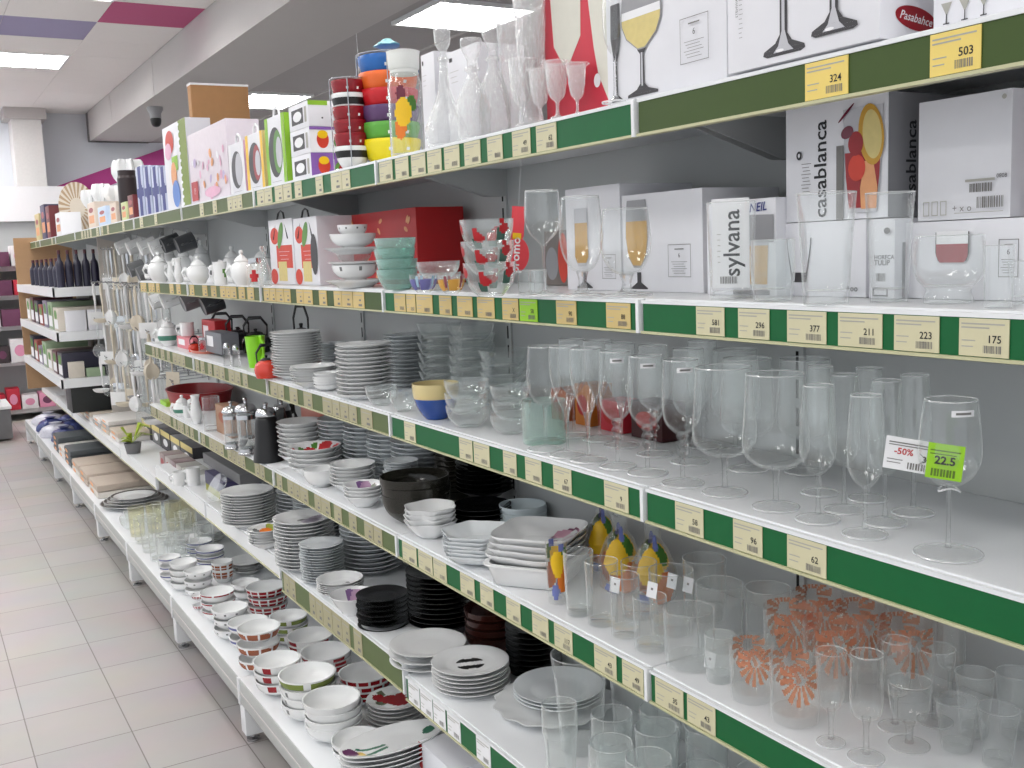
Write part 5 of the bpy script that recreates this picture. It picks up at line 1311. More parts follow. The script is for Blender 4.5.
for nm, uL, uR, x, z0, h, m_, lab in (('small_pack', 177, 193, 1.05, 0, .052, smat('pack_rose', 214, 120, 130, .5), 'rose pink box under the white cup'), ('small_pack', 203, 216, 1.14, 0, .125, smat('pack_scarlet', 190, 26, 34, .5), 'scarlet box behind the grey box'), ('small_pack', 206, 222, 1.06, .012, .085, smat('pack_slate', 104, 106, 112, .4), 'slate grey box on the salmon tray')):
    ya = y_at(uL, x, Z[3] + .03); yb = y_at(uR, x, Z[3] + .03)
    carton(nm, 'box', (x, ya, Z[3] + z0 + .0006), ya - yb, .07, h, lab, m_, lambda A: A.rect(A.w * .1, A.h * .3, A.w * .5, A.h * .8, white_paper), group='small boxes at the far third shelf')
put('mug', (1.085, y_at(187, 1.085, Z[3] + .08), Z[3] + .0535), 'white cup standing on the rose pink box', None, (.032, .032, .06), 1)
kind('tray', 'oval_tray', 'tray', B().lathe([(0, 0), (.9, 0), (1, .6), (1, 1), (.96, 1), (.88, .3), (0, .3)], 40).build('oval_tray', smat('plastic_salmon', 214, 130, 112, .4)))
p = on_z(Z[3], 209, 352); put('tray', (1.085, p.y, Z[3] + .001), 'salmon pink oval tray under the slate grey box', None, (.065, .12, .012))
put('jar', (1.04, y_at(202.5, 1.04, Z[3] + .04), Z[3] + .014), 'small glass jar on the salmon tray', None, (.016, .016, .06))
put('kettle', (1.05, y_at(194.5, 1.05, Z[3] + .02), Z[3] + .001), 'small pink red pot beside the rose box', None, (.028, .028, .05), 2)

# ================================================================== FOURTH SHELF
gt = 'tumblers along the fourth shelf'
for key, u, vb, vt, w, rb, lab in (
    ('fruitglass', 558, 606, 545, 22, .86, 'tall glass with yellow fruit print beside the baking dish'),
    ('ribglass', 580, 618, 556, 31, .86, 'spiral ribbed tall glass next to the fruit print glass'),
    ('tallglass', 603, 629, 566, 34, .86, 'plain tall glass between the ribbed glass and stickered tumblers'),
    ('tumbler', 626, 641, 580, 30, .9, 'small tumbler with white sticker beside the plain tall glass'),
    ('tumbler', 651, 655, 602, 34, .9, 'whisky tumbler between two stickered tumblers'),
    ('tumbler_sq', 690, 674, 618, 51, .92, 'large square-based whisky tumbler above the 43 price card'),
    ('brilliant', 720, 686, 640, 30, .85, 'small cut-glass tumbler beside the orange flower tumblers'),
    ('flowertumbler', 752, 707, 652, 44, .9, 'tumbler with orange flower print, farther of the front two'),
    ('flowertumbler', 795, 730, 668, 50, .9, 'tumbler with orange flower print, nearer of the front two'),
    ('cordial', 831, 750, 657, 30, .95, 'small stemmed cordial glass beside the orange flower tumblers'),
    ('liqueur', 866, 767, 660, 32, 1.1, 'slim stemmed liqueur glass, third stem from the flower tumblers'),
    ('cordial', 909, 755, 690, 42, .95, 'stemmed cordial glass with wide bowl behind the liqueur glass'),
    ('shot', 957, 756, 709, 42, .7, 'heavy faceted shot glass next to the wide cordial glass'),
    ('shot', 996, 770, 716, 40, .7, 'heavy faceted shot glass at the near end of fourth shelf')):
    rnd_put(key, 4, u, vb, vt, w, rb, lab, gt)
def back4(key, u, vb, h, R, label):
    p = on_z(Z[4], u, vb); put(key, (p.x, p.y, Z[4] + .0008), label, gt, (R, R, h), 0)
for key, u, vb, h, R, lab in (
    ('tumbler', 640, 616, .105, .034, 'tumbler in the second row behind the stickered tumbler'), ('tumbler_sq', 672, 632, .115, .040, 'large tumbler in the second row behind the square-based one'), ('tumbler_sq', 705, 618, .115, .040, 'large tumbler in the back row'),
    ('tumbler_sq', 722, 648, .115, .040, 'large tumbler in the second row beside the cut-glass one'), ('tumbler', 762, 650, .11, .038, 'plain tumbler behind the farther flower tumbler'), ('flowertumbler', 790, 676, .115, .041, 'orange flower tumbler in the second row, farther'), ('flowertumbler', 830, 694, .115, .041, 'orange flower tumbler in the second row, nearer'),
    ('flowertumbler', 818, 660, .115, .041, 'orange flower tumbler in the back row, farther'), ('flowertumbler', 860, 676, .115, .041, 'orange flower tumbler in the back row, middle'), ('flowertumbler', 905, 694, .115, .041, 'orange flower tumbler in the back row, nearer'),
    ('liqueur', 895, 728, .13, .02, 'slim liqueur glass in the second row'), ('cordial', 935, 722, .11, .026, 'cordial glass in the second row beside the shot glasses'), ('shot', 975, 735, .09, .026, 'shot glass in the second row'), ('liqueur', 945, 700, .13, .02, 'slim liqueur glass in the back row'), ('shot', 1010, 735, .09, .026, 'shot glass in the second row at the near end')):
    back4(key, u, vb, h, R, lab)
for k, (u, v, dx) in enumerate(((615, 585, 0), (652, 590, 0), (672, 581, .1), (688, 585, .1), (710, 660, 0))):
    p = on_x((1.03, 1.04, 1.13, 1.13, 1.06)[k], u, v)
    b = B().box(-.0004, -.009, -.014, .0004, .009, .014, 0, 0).add([(-.0006, -.002, 0), (-.0006, .002, 0), (-.0006, .002, .004), (-.0006, -.002, .004)], [(0, 1, 2, 3)], 1)
    o = ob('hanging_label', b.build('hanging_label', [white_paper, mid_ink])); o.location = p; o.rotation_euler = (.15, 0, .5)
    tag(o, ('white label hung in the small tumbler', 'white label with dark mark over the middle tumbler', 'white label on a back row tumbler, farther', 'white label on a back row tumbler, nearer', 'white label hung beside the cut-glass tumbler')[k], 'label', 'tumbler labels')
for u, vb, x, h, R, lab in ((622, 560, 1.19, .185, .045, 'carafe with yellow fruit print, nearer the tall glasses'), (648, 560, 1.20, .185, .045, 'carafe with yellow fruit print, nearer the tumblers'), (598, 560, 1.23, .185, .04, 'carafe with yellow fruit print at the back by the dishes')):
    put('fruitcarafe', (x, y_at(u, x, Z[4] + .06), Z[4] + .001), lab, 'fruit print carafes', (R, R, h / 1.19), -.5)
stack('leafbowl', 4, 434, 538, 511, 52, 4, .5, .62, 'white leaf-shaped bowl', 'the leaf bowl stack before the dark glass bowl')
stack('shellplate', 4, 481, 566, 540, 70, 6, .5, .36, 'pale shell-shaped plate', 'the shell plate stack beside leaf bowls')
stack('bluebowl', 4, 521, 524, 503, 46, 5, .7, .45, 'bluish glass dish', 'the dish stack against the back panel')
# square baking dish holding wavy dishes
p = on_z(Z[4], 536, 592)
d_ = Vector((p.x, p.y, 0)).normalized()
cx, cy = p.x + d_.x * .10, p.y + d_.y * .10
put('bakingdish', (cx, cy, Z[4] + .001), 'deep square white baking dish holding wavy dishes', None, (.108, .108, .048), .62)
for i in range(4):
    put('wavydish' if i < 3 else 'wavyprint', (cx + .004 * i, cy + .004, Z[4] + .030 + i * .013), f'wavy square white dish, {ordinal(i, 4)} of those in the baking dish' if i < 3 else 'wavy square white dish with pink flower, topmost in the baking dish', 'wavy dishes', (.105, .105, .036), .62 + .05 * i)
put('wavydish', (cx + .125, cy + .175, Z[4] + .001), 'single wavy square white dish behind the baking dish', 'wavy dishes', (.095, .095, .04), .5)
# dark glass bowls
stack('smokebowl', 4, 429, 526, 484, 70, 3, .42, .85, 'large smoked glass bowl', 'the stack behind white leaf bowls')
for i in range(12): put('plate_black', (1.256, y_at(492, 1.256, Z[4] + .07), Z[4] + .001 + i * .012), f'black plate added for shade, {ordinal(i, 12)} of the black stack at the back of fourth shelf', 'black plates on fourth shelf', (.076, .076, .02))
for i in range(9): put('smokebowl', (1.272, y_at(452, 1.272, Z[4] + .07), Z[4] + .001 + i * .014), f'smoked glass dish, {ordinal(i, 9)} of the back stack behind the dark bowls', 'smoked dishes', (.06, .06, .035))
# china bowls, bay three
stack('soup', 4, 293, 464, 424, 46, 8, .5, .42, 'deep white soup plate', 'the stack beside the black coffee pot', ('soup_mark', 'deep white soup plate with small grey motif, topmost beside the black coffee pot'))
stack('soup', 4, 319, 477, 450, 53, 5, .5, .42, 'deep white soup plate', 'the stack under the red cherry plate', ('soup_cherry', 'soup plate painted with red cherries, topmost of its stack on fourth shelf'))
stack('bowl', 4, 322, 488, 472, 36, 1, .5, .6, 'single white bowl', 'at the shelf edge before the cherry plate stack')
stack('soup', 4, 358, 492, 467, 46, 6, .5, .42, 'deep white soup plate', 'the stack behind the violet flower plate', ('soup_mark', 'deep white soup plate with grey motif behind the violet flower plate, topmost'))
stack('soup', 4, 366, 508, 488, 40, 4, .5, .6, 'small deep white plate', 'the stack under the violet flower plate', ('soup_flower', 'small deep plate painted with violet flowers, topmost at the edge of fourth shelf'))
stack('plate_cool', 4, 399, 503, 462, 34, 16, .58, .24, 'small white side plate', 'the tall stack against the dark glass bowl')
for k, (u, x) in enumerate(((345, 1.22), (368, 1.22), (393, 1.22), (419, 1.22))):
    y = y_at(u, x, Z[4] + .08)
    for i in range(11): put('plate_cool', (x + random.uniform(-.003, .003), y, Z[4] + .001 + i * .0135), f'white dinner plate, {ordinal(i, 11)} of the {["farthest", "second farthest", "second nearest", "nearest"][k]} back stack', 'back plate stacks on fourth shelf', (.088, .088, .021))
put('tray', (1.2, y_at(312, 1.2, Z[4] + .17), Z[4] + .001), 'rusty red oval tray standing at the back behind the soup plates', None, (.02, .11, .19))
# coffee makers
kind('press', 'french_press', 'coffee press', None, (('beaker', B().lathe(wall([(.8, .03), (.82, .05), (.82, .80)], .05), 28).build('beaker', GH)), ('coffee_filter', B().lathe([(0, .3), (.74, .3), (.76, .33), (0, .34)], 24).tube([(0, 0, .33), (0, 0, .98)], .04, 8).build('coffee_filter', steel)),
     ('frame', B().lathe([(.84, .05), (.88, .05), (.88, .12), (.84, .12)], 28).lathe([(.84, .66), (.88, .66), (.88, .74), (.84, .74)], 28).build('frame', steel)), ('lid', B().lathe(cr([(0, .80), (.9, .80), (.9, .86), (.6, .93), (.14, .95), (.2, 1.03), (0, 1.06)], 3), 28).build('lid', steel)),
     ('handle', B().tube([(0, -.85, .74), (0, -1.35, .74), (0, -1.65, .62), (0, -1.65, .25), (0, -1.3, .13), (0, -.85, .12)], .10, 8).build('handle', black)), ('base', B().lathe([(0, 0), (.86, 0), (.9, .03), (.84, .06), (0, .06)], 28).build('base', steel))))
pots(4, 'press', 234, 450, 405, 20, 'glass french press with steel frame, farther of two', 'french presses', .7, .86)
pots(4, 'press', 249, 456, 402, 23, 'glass french press with steel frame, nearer of two', 'french presses', .7, .86)
kind('coffeepot', 'coffee_pot', 'coffee pot', None, (('body', B().lathe(cr([(0, 0), (.95, 0), (1, .05), (.8, .45), (.72, .75), (.5, .8), (0, .81)], 3), 28).build('body', black)), ('lid', B().lathe(cr([(0, .80), (.62, .80), (.68, .86), (.5, .95), (.14, .97), (.18, 1.04), (0, 1.06)], 3), 24).build('lid', steel)), ('handle', B().tube([(0, -.7, .78), (0, -1.2, .82), (0, -1.4, .6), (0, -1.2, .2), (0, -.9, .12)], .14, 8).build('handle', black))))
pots(4, 'coffeepot', 270, 464, 408, 30, 'tall black coffee pot beside the soup plate stack', None, 1.2, 1.0)
put('coffeepot', (1.16, y_at(282, 1.16, Z[4] + .1), Z[4] + .001), 'black coffee pot at the back behind the tall black one', None, (.05, .05, .16), 2)
kind('redbasin', 'oval_basin', 'basin', B().lathe([(0, 0), (.86, 0), (.97, .9), (1, .92), (1, 1), (.95, 1), (.84, .1), (0, .08)], 44).build('oval_basin', [smat('plastic_red', 140, 14, 22, .35)]))
ya = (y_at(160, 1.16, Z[4] + .06), y_at(234, 1.2, Z[4] + .06))
put('redbasin', (1.175, 5.02, Z[4] + .001), 'wide red oval basin at the back of the far fourth shelf', None, (.15, .25, .085))
pots(4, 'teapot_band', 183, 417, 396, 18, 'white teapot with lid before the red basin', None, .8, .55)
pots(4, 'creamer', 197, 424, 396, 12, 'tall white creamer beside the lidded white teapot', None, .8, .6)
pots(4, 'mug_leaf', 188, 418, 406, 9, 'small white mug with print before the white teapot', None, .8, .9)
pots(4, 'tumbler', 213, 432, 398, 17, 'wide glass jar between the white creamer and brown box', None, .8, .9)
ya = y_at(216, 1.04, Z[4] + .05)
carton('small_pack', 'box', (1.04, ya, Z[4] + .0006), ya - y_at(231, 1.04, Z[4] + .05), .08, .115, 'brown box beside the farther french press', smat('pack_brown', 160, 120, 92, .5), lambda A: A.ell(A.w * .5, A.h * .6, A.w * .3, A.h * .2, smat('print_rust', 150, 80, 50, .5)))
ya = y_at(160, 1.03, Z[4] + .02)
carton('small_pack', 'box', (1.03, ya, Z[4] + .0006), .14, .06, .022, 'flat lime green box before the red basin', lime_p)
# ================================================================== FIFTH SHELF
stack('plate', 5, 430, 671, 657, 77, 3, .58, .16, 'white dinner plate', 'the short stack beside the emblem plates')
stack('plate', 5, 489, 695, 675, 78, 6, .58, .16, 'white dinner plate', 'the stack under the black emblem plate', ('plate_logo', 'white dinner plate with black oval emblem, topmost of its stack'))
x, y, R, H = fit(Z[5], 549, 728, 717, 120, .58)
put('plate_scallop', (x, y, Z[5] + .001), 'scalloped serving plate under three grey white plates', None, (R, R, .022), 0)
for i in range(3): put('plate_cool', (x + .012, y - .004, Z[5] + .022 + i * .008), f'grey white dinner plate, {ordinal(i, 3)} on the scalloped serving plate', 'plates on the scalloped plate', (R * .76, R * .76, .021))
stack('plate_black', 5, 391, 637, 601, 52, 8, .58, .2, 'black plate', 'the black stack at the edge of fifth shelf')
for i in range(11): put('plate_black', (1.22, 2.56, Z[55] + .001 + i * .014), f'black plate added for shade, {ordinal(i, 11)} of the back black stack on fifth shelf', 'back black plates', (.1, .1, .022))
stack('amberbowl', 5, 458, 626, 606, 62, 4, .5, .5, 'dark amber glass bowl', 'the amber stack behind white plates', jit=.004)
for i in range(4): put('amberbowl', (1.24, y_at(482, 1.24, Z[5] + .04), Z[5] + .001 + i * .022), f'dark amber glass bowl, {ordinal(i, 4)} of the amber stack against the back', 'back amber bowls', (.075, .075, .05))
stack('soup', 55, 357, 616, 602, 50, 1, .5, .4, 'white plate', 'x') if False else rnd_put('soup_flower', 55, 354, 616, 601, 46, .5, 'single deep plate with violet flower beside the black plates', None)
stack('soup', 55, 341, 599, 585, 47, 6, .5, .34, 'thin white soup plate', 'the low stack before the flower plate', ('soup_mark', 'thin white soup plate with grey leaf, topmost of the low stack'))
stack('plate_cool', 55, 327, 584, 548, 44, 14, .58, .22, 'small white side plate', 'the tall stack at the fifth shelf edge')
stack('plate', 55, 307, 572, 524, 60, 14, .58, .22, 'white dinner plate', 'the tall stack under the grey flower plate', ('plate_flower', 'white dinner plate with grey violet flower, topmost of its tall stack'))
stack('soup', 56, 267, 549, 532, 35, 6, .5, .4, 'deep white plate', 'the stack under the orange fruit plate', ('soup_orange', 'deep plate painted with orange fruit, topmost of its stack'))
stack('plate', 56, 251, 529, 496, 53, 12, .58, .22, 'white dinner plate', 'the wide stack beside the navy box')
for k, (u, x, lev, n) in enumerate(((293, 1.2, 56, 8), (362, 1.2, 55, 13), (318, 1.24, 55, 10))):
    y = y_at(u, x, Z[lev] + .08)
    for i in range(n): put('plate_cool', (x, y, Z[lev] + .001 + i * .0145), f'white dinner plate, {ordinal(i, n)} of the {["farthest", "nearest", "middle"][k]} back stack, fifth shelf', 'back plate stacks on fifth shelf', (.1, .1, .022))
for i in range(9): put('plate_black', (1.262, y_at(536, 1.262, Z[5] + .06), Z[5] + .001 + i * .014), f'black plate added for shade, {ordinal(i, 9)} of the stack behind the grey white plates', 'black plates added for shade behind grey plates', (.07, .07, .018))  # added plates stand in for the shade behind the grey white plates
# pressed glass tumblers standing on the nearest fifth shelf
n_ = 0
for (u, vb, vr, w) in ((562, 790, 712, 36),):
    rnd_put('pressed', 5, u, vb, vr, w, .8, 'pressed glass tumbler at the corner of the near fifth shelf', 'pressed tumblers')
rows = [('first', 1.055, 1.50), ('second', 1.055, 1.385), ('third', 1.055, 1.27), ('fourth', 1.13, 1.60), ('fifth', 1.14, 1.47), ('sixth', 1.14, 1.34), ('seventh', 1.22, 1.56), ('eighth', 1.22, 1.42), ('ninth', 1.22, 1.28), ('tenth', 1.06, 1.14), ('eleventh', 1.15, 1.2)]
for k, (o_, x, y) in enumerate(rows):
    key = ('pressed', 'ribglass', 'tumbler')[k % 3]
    put(key, (x, y, Z[5] + .001), f'clear {["pressed", "ribbed", "plain"][k % 3]} glass on the nearest fifth shelf, {o_} counted from scalloped plate', 'pressed tumblers', (.042, .042, (.13, .15, .12)[k % 3]))
for k, (x, y) in enumerate(((1.15, 1.74), (1.235, 1.70))):
    put('facetvase', (x, y, Z[5] + .001), f'tall ribbed glass vase behind the grey white plates, {["nearer the edge", "nearer the back"][k]}', 'ribbed vases', (.06, .06, .21))
# far fifth shelf
def flat_box(lev, x, u0, u1, z0, d, h, m_, lab, fr=None, nm='gift_pack', group='packs on the far fifth shelf', cat='box'):
    ya = y_at(u0, x, Z[lev] + z0 + h / 2); yb = y_at(u1, x, Z[lev] + z0 + h / 2)
    return carton(nm, cat, (x, ya, Z[lev] + z0 + .0008), max(.03, ya - yb), d, h, lab, m_, fr)
navy_b = smat('pack_indigo', 52, 48, 84, .4); oliv_b = smat('pack_olive', 150, 150, 44, .5); grey_b = smat('pack_grey', 112, 112, 114, .5)
flat_box(56, 1.06, 206, 224, 0, .16, .03, oliv_b, 'olive yellow box at the bottom of the navy pile')
flat_box(56, 1.06, 205, 224, .031, .16, .055, navy_b, 'navy box on the olive yellow box beside the wide plate stack')
flat_box(56, 1.10, 203, 240, .088, .2, .045, grey_b, 'large grey box lying on the navy box')
kind('clamshell', 'clear_round_pack', 'pack', B().lathe([(0, 0), (.9, 0), (1, .3), (1, .5), (.9, 1), (0, 1)], 28).build('clear_round_pack', GH))
p = on_z(Z[56], 199, 506); put('clamshell', (1.05, p.y, Z[56] + .06), 'clear round pack leaning against the navy box', None, (.06, .06, .03), 0, 0, -1.0)
pots(56, 'mug', 180, 486, 473, 13, 'white mug on the far fifth shelf, farther of two', None, 1, .9)
pots(56, 'mug', 194, 486, 469, 14, 'white mug on the far fifth shelf beside the clear round pack', None, 1, .9)
for k, (u0, u1, m_) in enumerate(((160, 165, smat('pack_film_a', 150, 132, 130, .3)), (165.5, 170.5, smat('pack_film_b', 170, 160, 156, .3)), (171, 176, smat('pack_film_c', 128, 104, 106, .3)), (176.5, 182, smat('pack_film_d', 160, 156, 150, .3)), (182.5, 188, smat('pack_film_e', 186, 186, 180, .3)))):
    flat_box(57, 1.06, u0, u1, 0, .1, .09, m_, f'film wrapped {["mauve", "beige", "dusky", "sand", "pale"][k]} pack in the row behind the mugs', lambda A: A.ell(A.w * .5, A.h * .5, A.w * .3, A.h * .25, wine_p))
for k, (u0, u1, z0, m_) in enumerate(((142, 151, 0, dark_p), (152, 160, 0, grey_b), (161, 170, .0, dark_p), (171, 180, 0, grey_b), (181, 193, 0, dark_p))):
    flat_box(57, 1.2, u0, u1, z0, .12, .11, m_, f'dark boxed set with pale lid, {["farthest", "second farthest", "middle", "second nearest", "nearest"][k]} of the row on far fifth shelf', lambda A: A.rect(0, A.h * .7, A.w, A.h, champ_p).ell(A.w * .5, A.h * .4, A.w * .25, A.h * .2, white_paper))
pl_leaf = B()
rnd = random.Random(2)
for i in range(14):
    a = rnd.random() * 6.28; l = rnd.uniform(.05, .11); t = rnd.uniform(.3, 1.1)
    c_, s_ = math.cos(a), math.sin(a)
    p0 = Vector((0, 0, .05)); p1 = Vector((c_ * l * .5, s_ * l * .5, .05 + l * t)); p2 = Vector((c_ * l, s_ * l, .05 + l * t * .8)); sd_ = Vector((-s_, c_, 0)) * .012
    pl_leaf.add([p0[:], (p1 + sd_)[:], p2[:], (p1 - sd_)[:]], [(0, 1, 2, 3)])
kind('plant', 'potted_plant', 'plant', None, (('pot', B().lathe([(0, 0), (.03, 0), (.04, .05), (.036, .05), (.03, .01), (0, .01)], 20).build('pot', grey_b)), ('leaves', pl_leaf.build('leaves', smat('leaf_lime_yellow', 168, 190, 40, .5)))))
p = on_z(Z[57], 143, 452); put('plant', (1.03, p.y, Z[57] + .001), 'small potted yellow green plant at the edge of the far fifth shelf', None, 1.2)
# flat linen packs and folded cloths on the far fifth shelf
cl = [smat('cloth_white', 222, 218, 214, .7), smat('cloth_beige', 200, 188, 172, .7), smat('cloth_grey', 180, 178, 176, .7)]
k = 0
for y in (6.62, 6.95, 7.28, 7.68, 8.02, 8.36):
    nst = 3 if k % 2 and y < 7.5 else 2
    for i in range(nst):
        lab = f'flat {["white", "beige", "grey"][(k + i) % 3]} linen pack, {ordinal(i, nst)} of the {["first", "second", "third", "fourth", "fifth", "sixth", "seventh", "eighth"][k]} pile beyond the plant'
        carton('linen_pack', 'linen', (1.015, y + .16, Z[57] + .0008 + i * .031), .30, .28, .03, lab, cl[(k + i) % 3], lambda A: A.rect(A.w * .3, A.h * .3, A.w * .7, A.h * .7, peach_p), group='linen packs', bev=.008, flap=False)
    k += 1

# ================================================================== BASE SHELF
def base(key, u, vb, vr, w, n, desc, where, h1=.66, rb=.48, top=None, **k): return stack(key, 6, u, vb, vr, w, n, rb, h1, desc, where, top, **k)
base('bowl', 336, 744, 710, 58, 4, 'plain white bowl', 'the stack before the onion platters')
base('bowl_leaf', 311, 722, 684, 57, 4, 'white bowl with leaf motif', 'the stack under the green banded bowl', top=('bowl_green', 'white bowl with olive green band, topmost above leaf bowls'))
base('bowl_square', 280, 696, 668, 47, 3, 'white bowl with maroon squares', 'the stack behind the green banded bowl')
base('bowl_brown', 261, 673, 634, 43, 3, 'white bowl with brown arches', 'the stack before the violet banded bowls')
base('bowl_blue', 251, 650, 627, 40, 2, 'white bowl with violet blue band', 'the pair behind brown arch bowls')
base('bowl_fleur', 233, 640, 613, 36, 3, 'white bowl with small grey motif', 'the stack near red rimmed bowls')
base('bowl_rim', 220, 621, 596, 34, 3, 'white bowl with red rim', 'the stack at the base shelf edge')
base('bowl_check', 200, 610, 597, 14, 2, 'small red checked bowl', 'the pair before the red rimmed bowls')
base('bowl_green', 288, 646, 622, 38, 3, 'white bowl with olive band', 'the stack behind the maroon square bowls')
base('bowl_check', 269, 618, 592, 40, 3, 'white bowl with red checks', 'the far stack behind rimmed bowls')
base('bowl', 247, 600, 586, 28, 2, 'small plain white bowl', 'the pair behind the red rimmed bowls')
base('bowl_fleur', 200, 598, 574, 28, 3, 'small white bowl with grey motif', 'the stack before brown mugs')
base('bowl', 185, 591, 565, 27, 4, 'small plain white bowl', 'the far stack at the shelf edge')
base('bowl_blue', 172, 581, 559, 22, 3, 'small white bowl with blue band', 'the farthest stack at the edge')
base('bowl_blue', 211, 567, 551, 28, 3, 'white plate bowl with blue band', 'the far stack in the middle', .5)
base('bowl_blue', 198, 558, 545, 26, 3, 'flat white bowl with blue band', 'the far stack beside plain bowls', .5)
base('soup', 188, 549, 540, 22, 3, 'flat white soup plate', 'the farthest flat stack on base shelf', .3, .5)
base('soup', 213, 543, 533, 26, 3, 'flat white soup plate', 'the dim stack under the fifth shelf', .3, .5)
base('mugbowl', 224, 583, 564, 21, 2, 'brown patterned deep bowl', 'the pair in front of the wide white plates', 1.3, .62)
base('soup', 248, 575, 565, 38, 4, 'wide white soup plate', 'the wide stack under the fifth shelf edge', .3, .5)
base('bowl_maroon', 310, 657, 642, 46, 2, 'white bowl with maroon mark', 'the pair farther from the red checked bowls', .62)
base('bowl_maroon', 328, 679, 660, 51, 3, 'white bowl with maroon mark', 'the trio beside the red checked bowls', .62)
base('bowl_check', 368, 706, 682, 54, 3, 'white bowl with red checks', 'the near stack under the fifth shelf', .7)
base('plate', 397, 730, 710, 58, 6, 'white dinner plate', 'the stack under the red poppy plate', .2, .58, ('plate_poppy', 'white plate painted with a large red poppy, topmost of its stack'))
base('bowl', 357, 762, 748, 52, 2, 'shallow white bowl', 'the pair behind the onion platters', .5, .5)
# onion platters, long axis pointing in to the shelf
zp = Z[6] + .001
pL = on_z(zp + .075, 340, 755); pR = on_z(zp + .075, 442, 722)
cx, cy = (pL.x + pR.x) / 2, (pL.y + pR.y) / 2
ang = math.atan2(pR.y - pL.y, pR.x - pL.x); half = (pR - pL).length / 2
for i in range(5):
    lab = f'long oval white platter, {ordinal(i, 5)} of the platter pile' if i < 4 else 'long oval platter painted with an onion, topmost of the platter pile'
    put('platter' if i < 4 else 'platter_onion', (cx + .004 * (i % 2), cy, zp + i * .0125), lab, 'oval platters', (half, .078, .026), ang)
yb_ = y_at(428, 1.02, Z[6] + .06)
carton('white_carton', 'box', (1.07, y_at(419, 1.07, Z[6] + .05), Z[6] + .0006), .2, .2, h_at(1.07, y_at(419, 1.07, Z[6] + .05), Z[6], 741), 'white box with red edge beyond the onion platters', card_w, lambda A: A.rect(0, 0, A.w * .1, A.h, red_c), group=None)
carton('red_carton', 'box', (1.24, y_at(446, 1.24, Z[6] + .08), Z[6] + .0006), .09, .08, .13, 'dark red box at the back behind the white box', smat('carton_dark_red', 96, 14, 18))
# far base shelf: glassware, dark rimmed platters, cloth packs, bags
gfar = 'glasses on the far base shelf'
fz = Z[6] + .0008
for k, (x, y) in enumerate(((.90, 4.72), (.99, 4.80), (1.08, 4.76), (.90, 4.88), (1.0, 4.95), (1.1, 4.92), (.89, 5.05), (.99, 5.11), (1.09, 5.1), (.90, 5.24), (1.0, 5.28), (1.1, 5.26))):
    key = ('tallglass', 'straight', 'facetvase', 'tumbler')[k % 4]
    put(key, (x, y, fz), f'clear {["tall", "straight", "faceted", "plain"][k % 4]} glass in the far base glass rows, {WORDS[k + 1]} counted from the blue banded bowls', gfar, (.042, .042, (.16, .13, .18, .12)[k % 4]))
amb = glass_thin('glass_yellow_print', (.985, .97, .88), .6, .05, 2.6, haze=.02)
tumbler_kind('yellowglass', 'tall_glass', [(.84, 0), (.87, .02), (.93, .5), (1, 1)], .08, m=amb)
for k, (x, y) in enumerate(((.90, 5.40), (.99, 5.42), (1.08, 5.40), (1.16, 5.42))):
    put('yellowglass', (x, y, fz), f'yellow printed tall glass, {["nearest the edge", "second from the edge", "third from the edge", "deepest"][k]} on far base shelf', 'yellow printed glasses', (.04, .04, .15))
for k, (x, y) in enumerate(((.91, 5.56), (1.0, 5.58), (1.1, 5.55), (.95, 5.70), (1.06, 5.70))):
    put('gbowl', (x, y, fz), f'clear glass bowl beyond the yellow printed glasses, {WORDS[k + 1]} counted from them', gfar, (.06, .06, .07))
put('mugbowl', (.905, 4.58, fz), 'small brown printed mug at the edge before the glass rows', None, (.03, .03, .05))
for i in range(4):
    s_ = .19 - .02 * i
    put('plate_dark_rim', (1.02, 6.12, fz + i * .012), f'large plate with dark rim, {ordinal(i, 4)} of the pile beyond the glassware', 'dark rimmed plates', (s_, s_, .026))
cm = [smat('cloth_cream', 214, 208, 200, .6), smat('cloth_brown', 186, 172, 158, .6), smat('cloth_slate', 72, 78, 82, .5), smat('cloth_offwhite', 220, 216, 212, .6)]
k = 0
for y, n, c in ((6.55, 2, 0), (6.95, 2, 1), (7.3, 2, 0), (7.65, 3, 2), (8.0, 2, 3), (8.3, 3, 2)):
    for i in range(n):
        carton('cloth_pack', 'cloth pack', (.86, y + .17, fz + i * .041), .32, .40, .04, f'folded {["cream", "beige", "slate", "white"][(c + (i % 2) * (c == 0)) % 4]} cloth pack, {ordinal(i, n)} of the {WORDS[k + 1]} pile past the dark rimmed plates', cm[(c + (i % 2) * (c == 0)) % 4], lambda A: A.ell(A.w * .4, A.h * .5, A.w * .2, A.h * .3, peach_p), group='folded cloth packs', bev=.012, flap=False)
    k += 1
kind('bag', 'filled_plastic_bag', 'bag', B().lathe(cr([(0, 0), (.8, 0), (1, .3), (.85, .65), (.4, .85), (.25, .9), (.4, 1), (0, .97)], 3), 24, sq=lambda t, r, z: 1 + .12 * math.sin(3 * t + z * 6) + .06 * math.sin(7 * t)).build('filled_plastic_bag', smat('bag_blue', 62, 72, 124, .3, var=.6, scale=9)))
kind('bag_white', 'filled_plastic_bag', 'bag', B().lathe(cr([(0, 0), (.8, 0), (1, .3), (.85, .65), (.4, .85), (.25, .9), (.4, 1), (0, .97)], 3), 24, sq=lambda t, r, z: 1 + .12 * math.sin(3 * t + z * 5 + 2) + .06 * math.sin(6 * t)).build('filled_plastic_bag', smat('bag_white', 206, 206, 216, .3, var=.2, scale=6)))
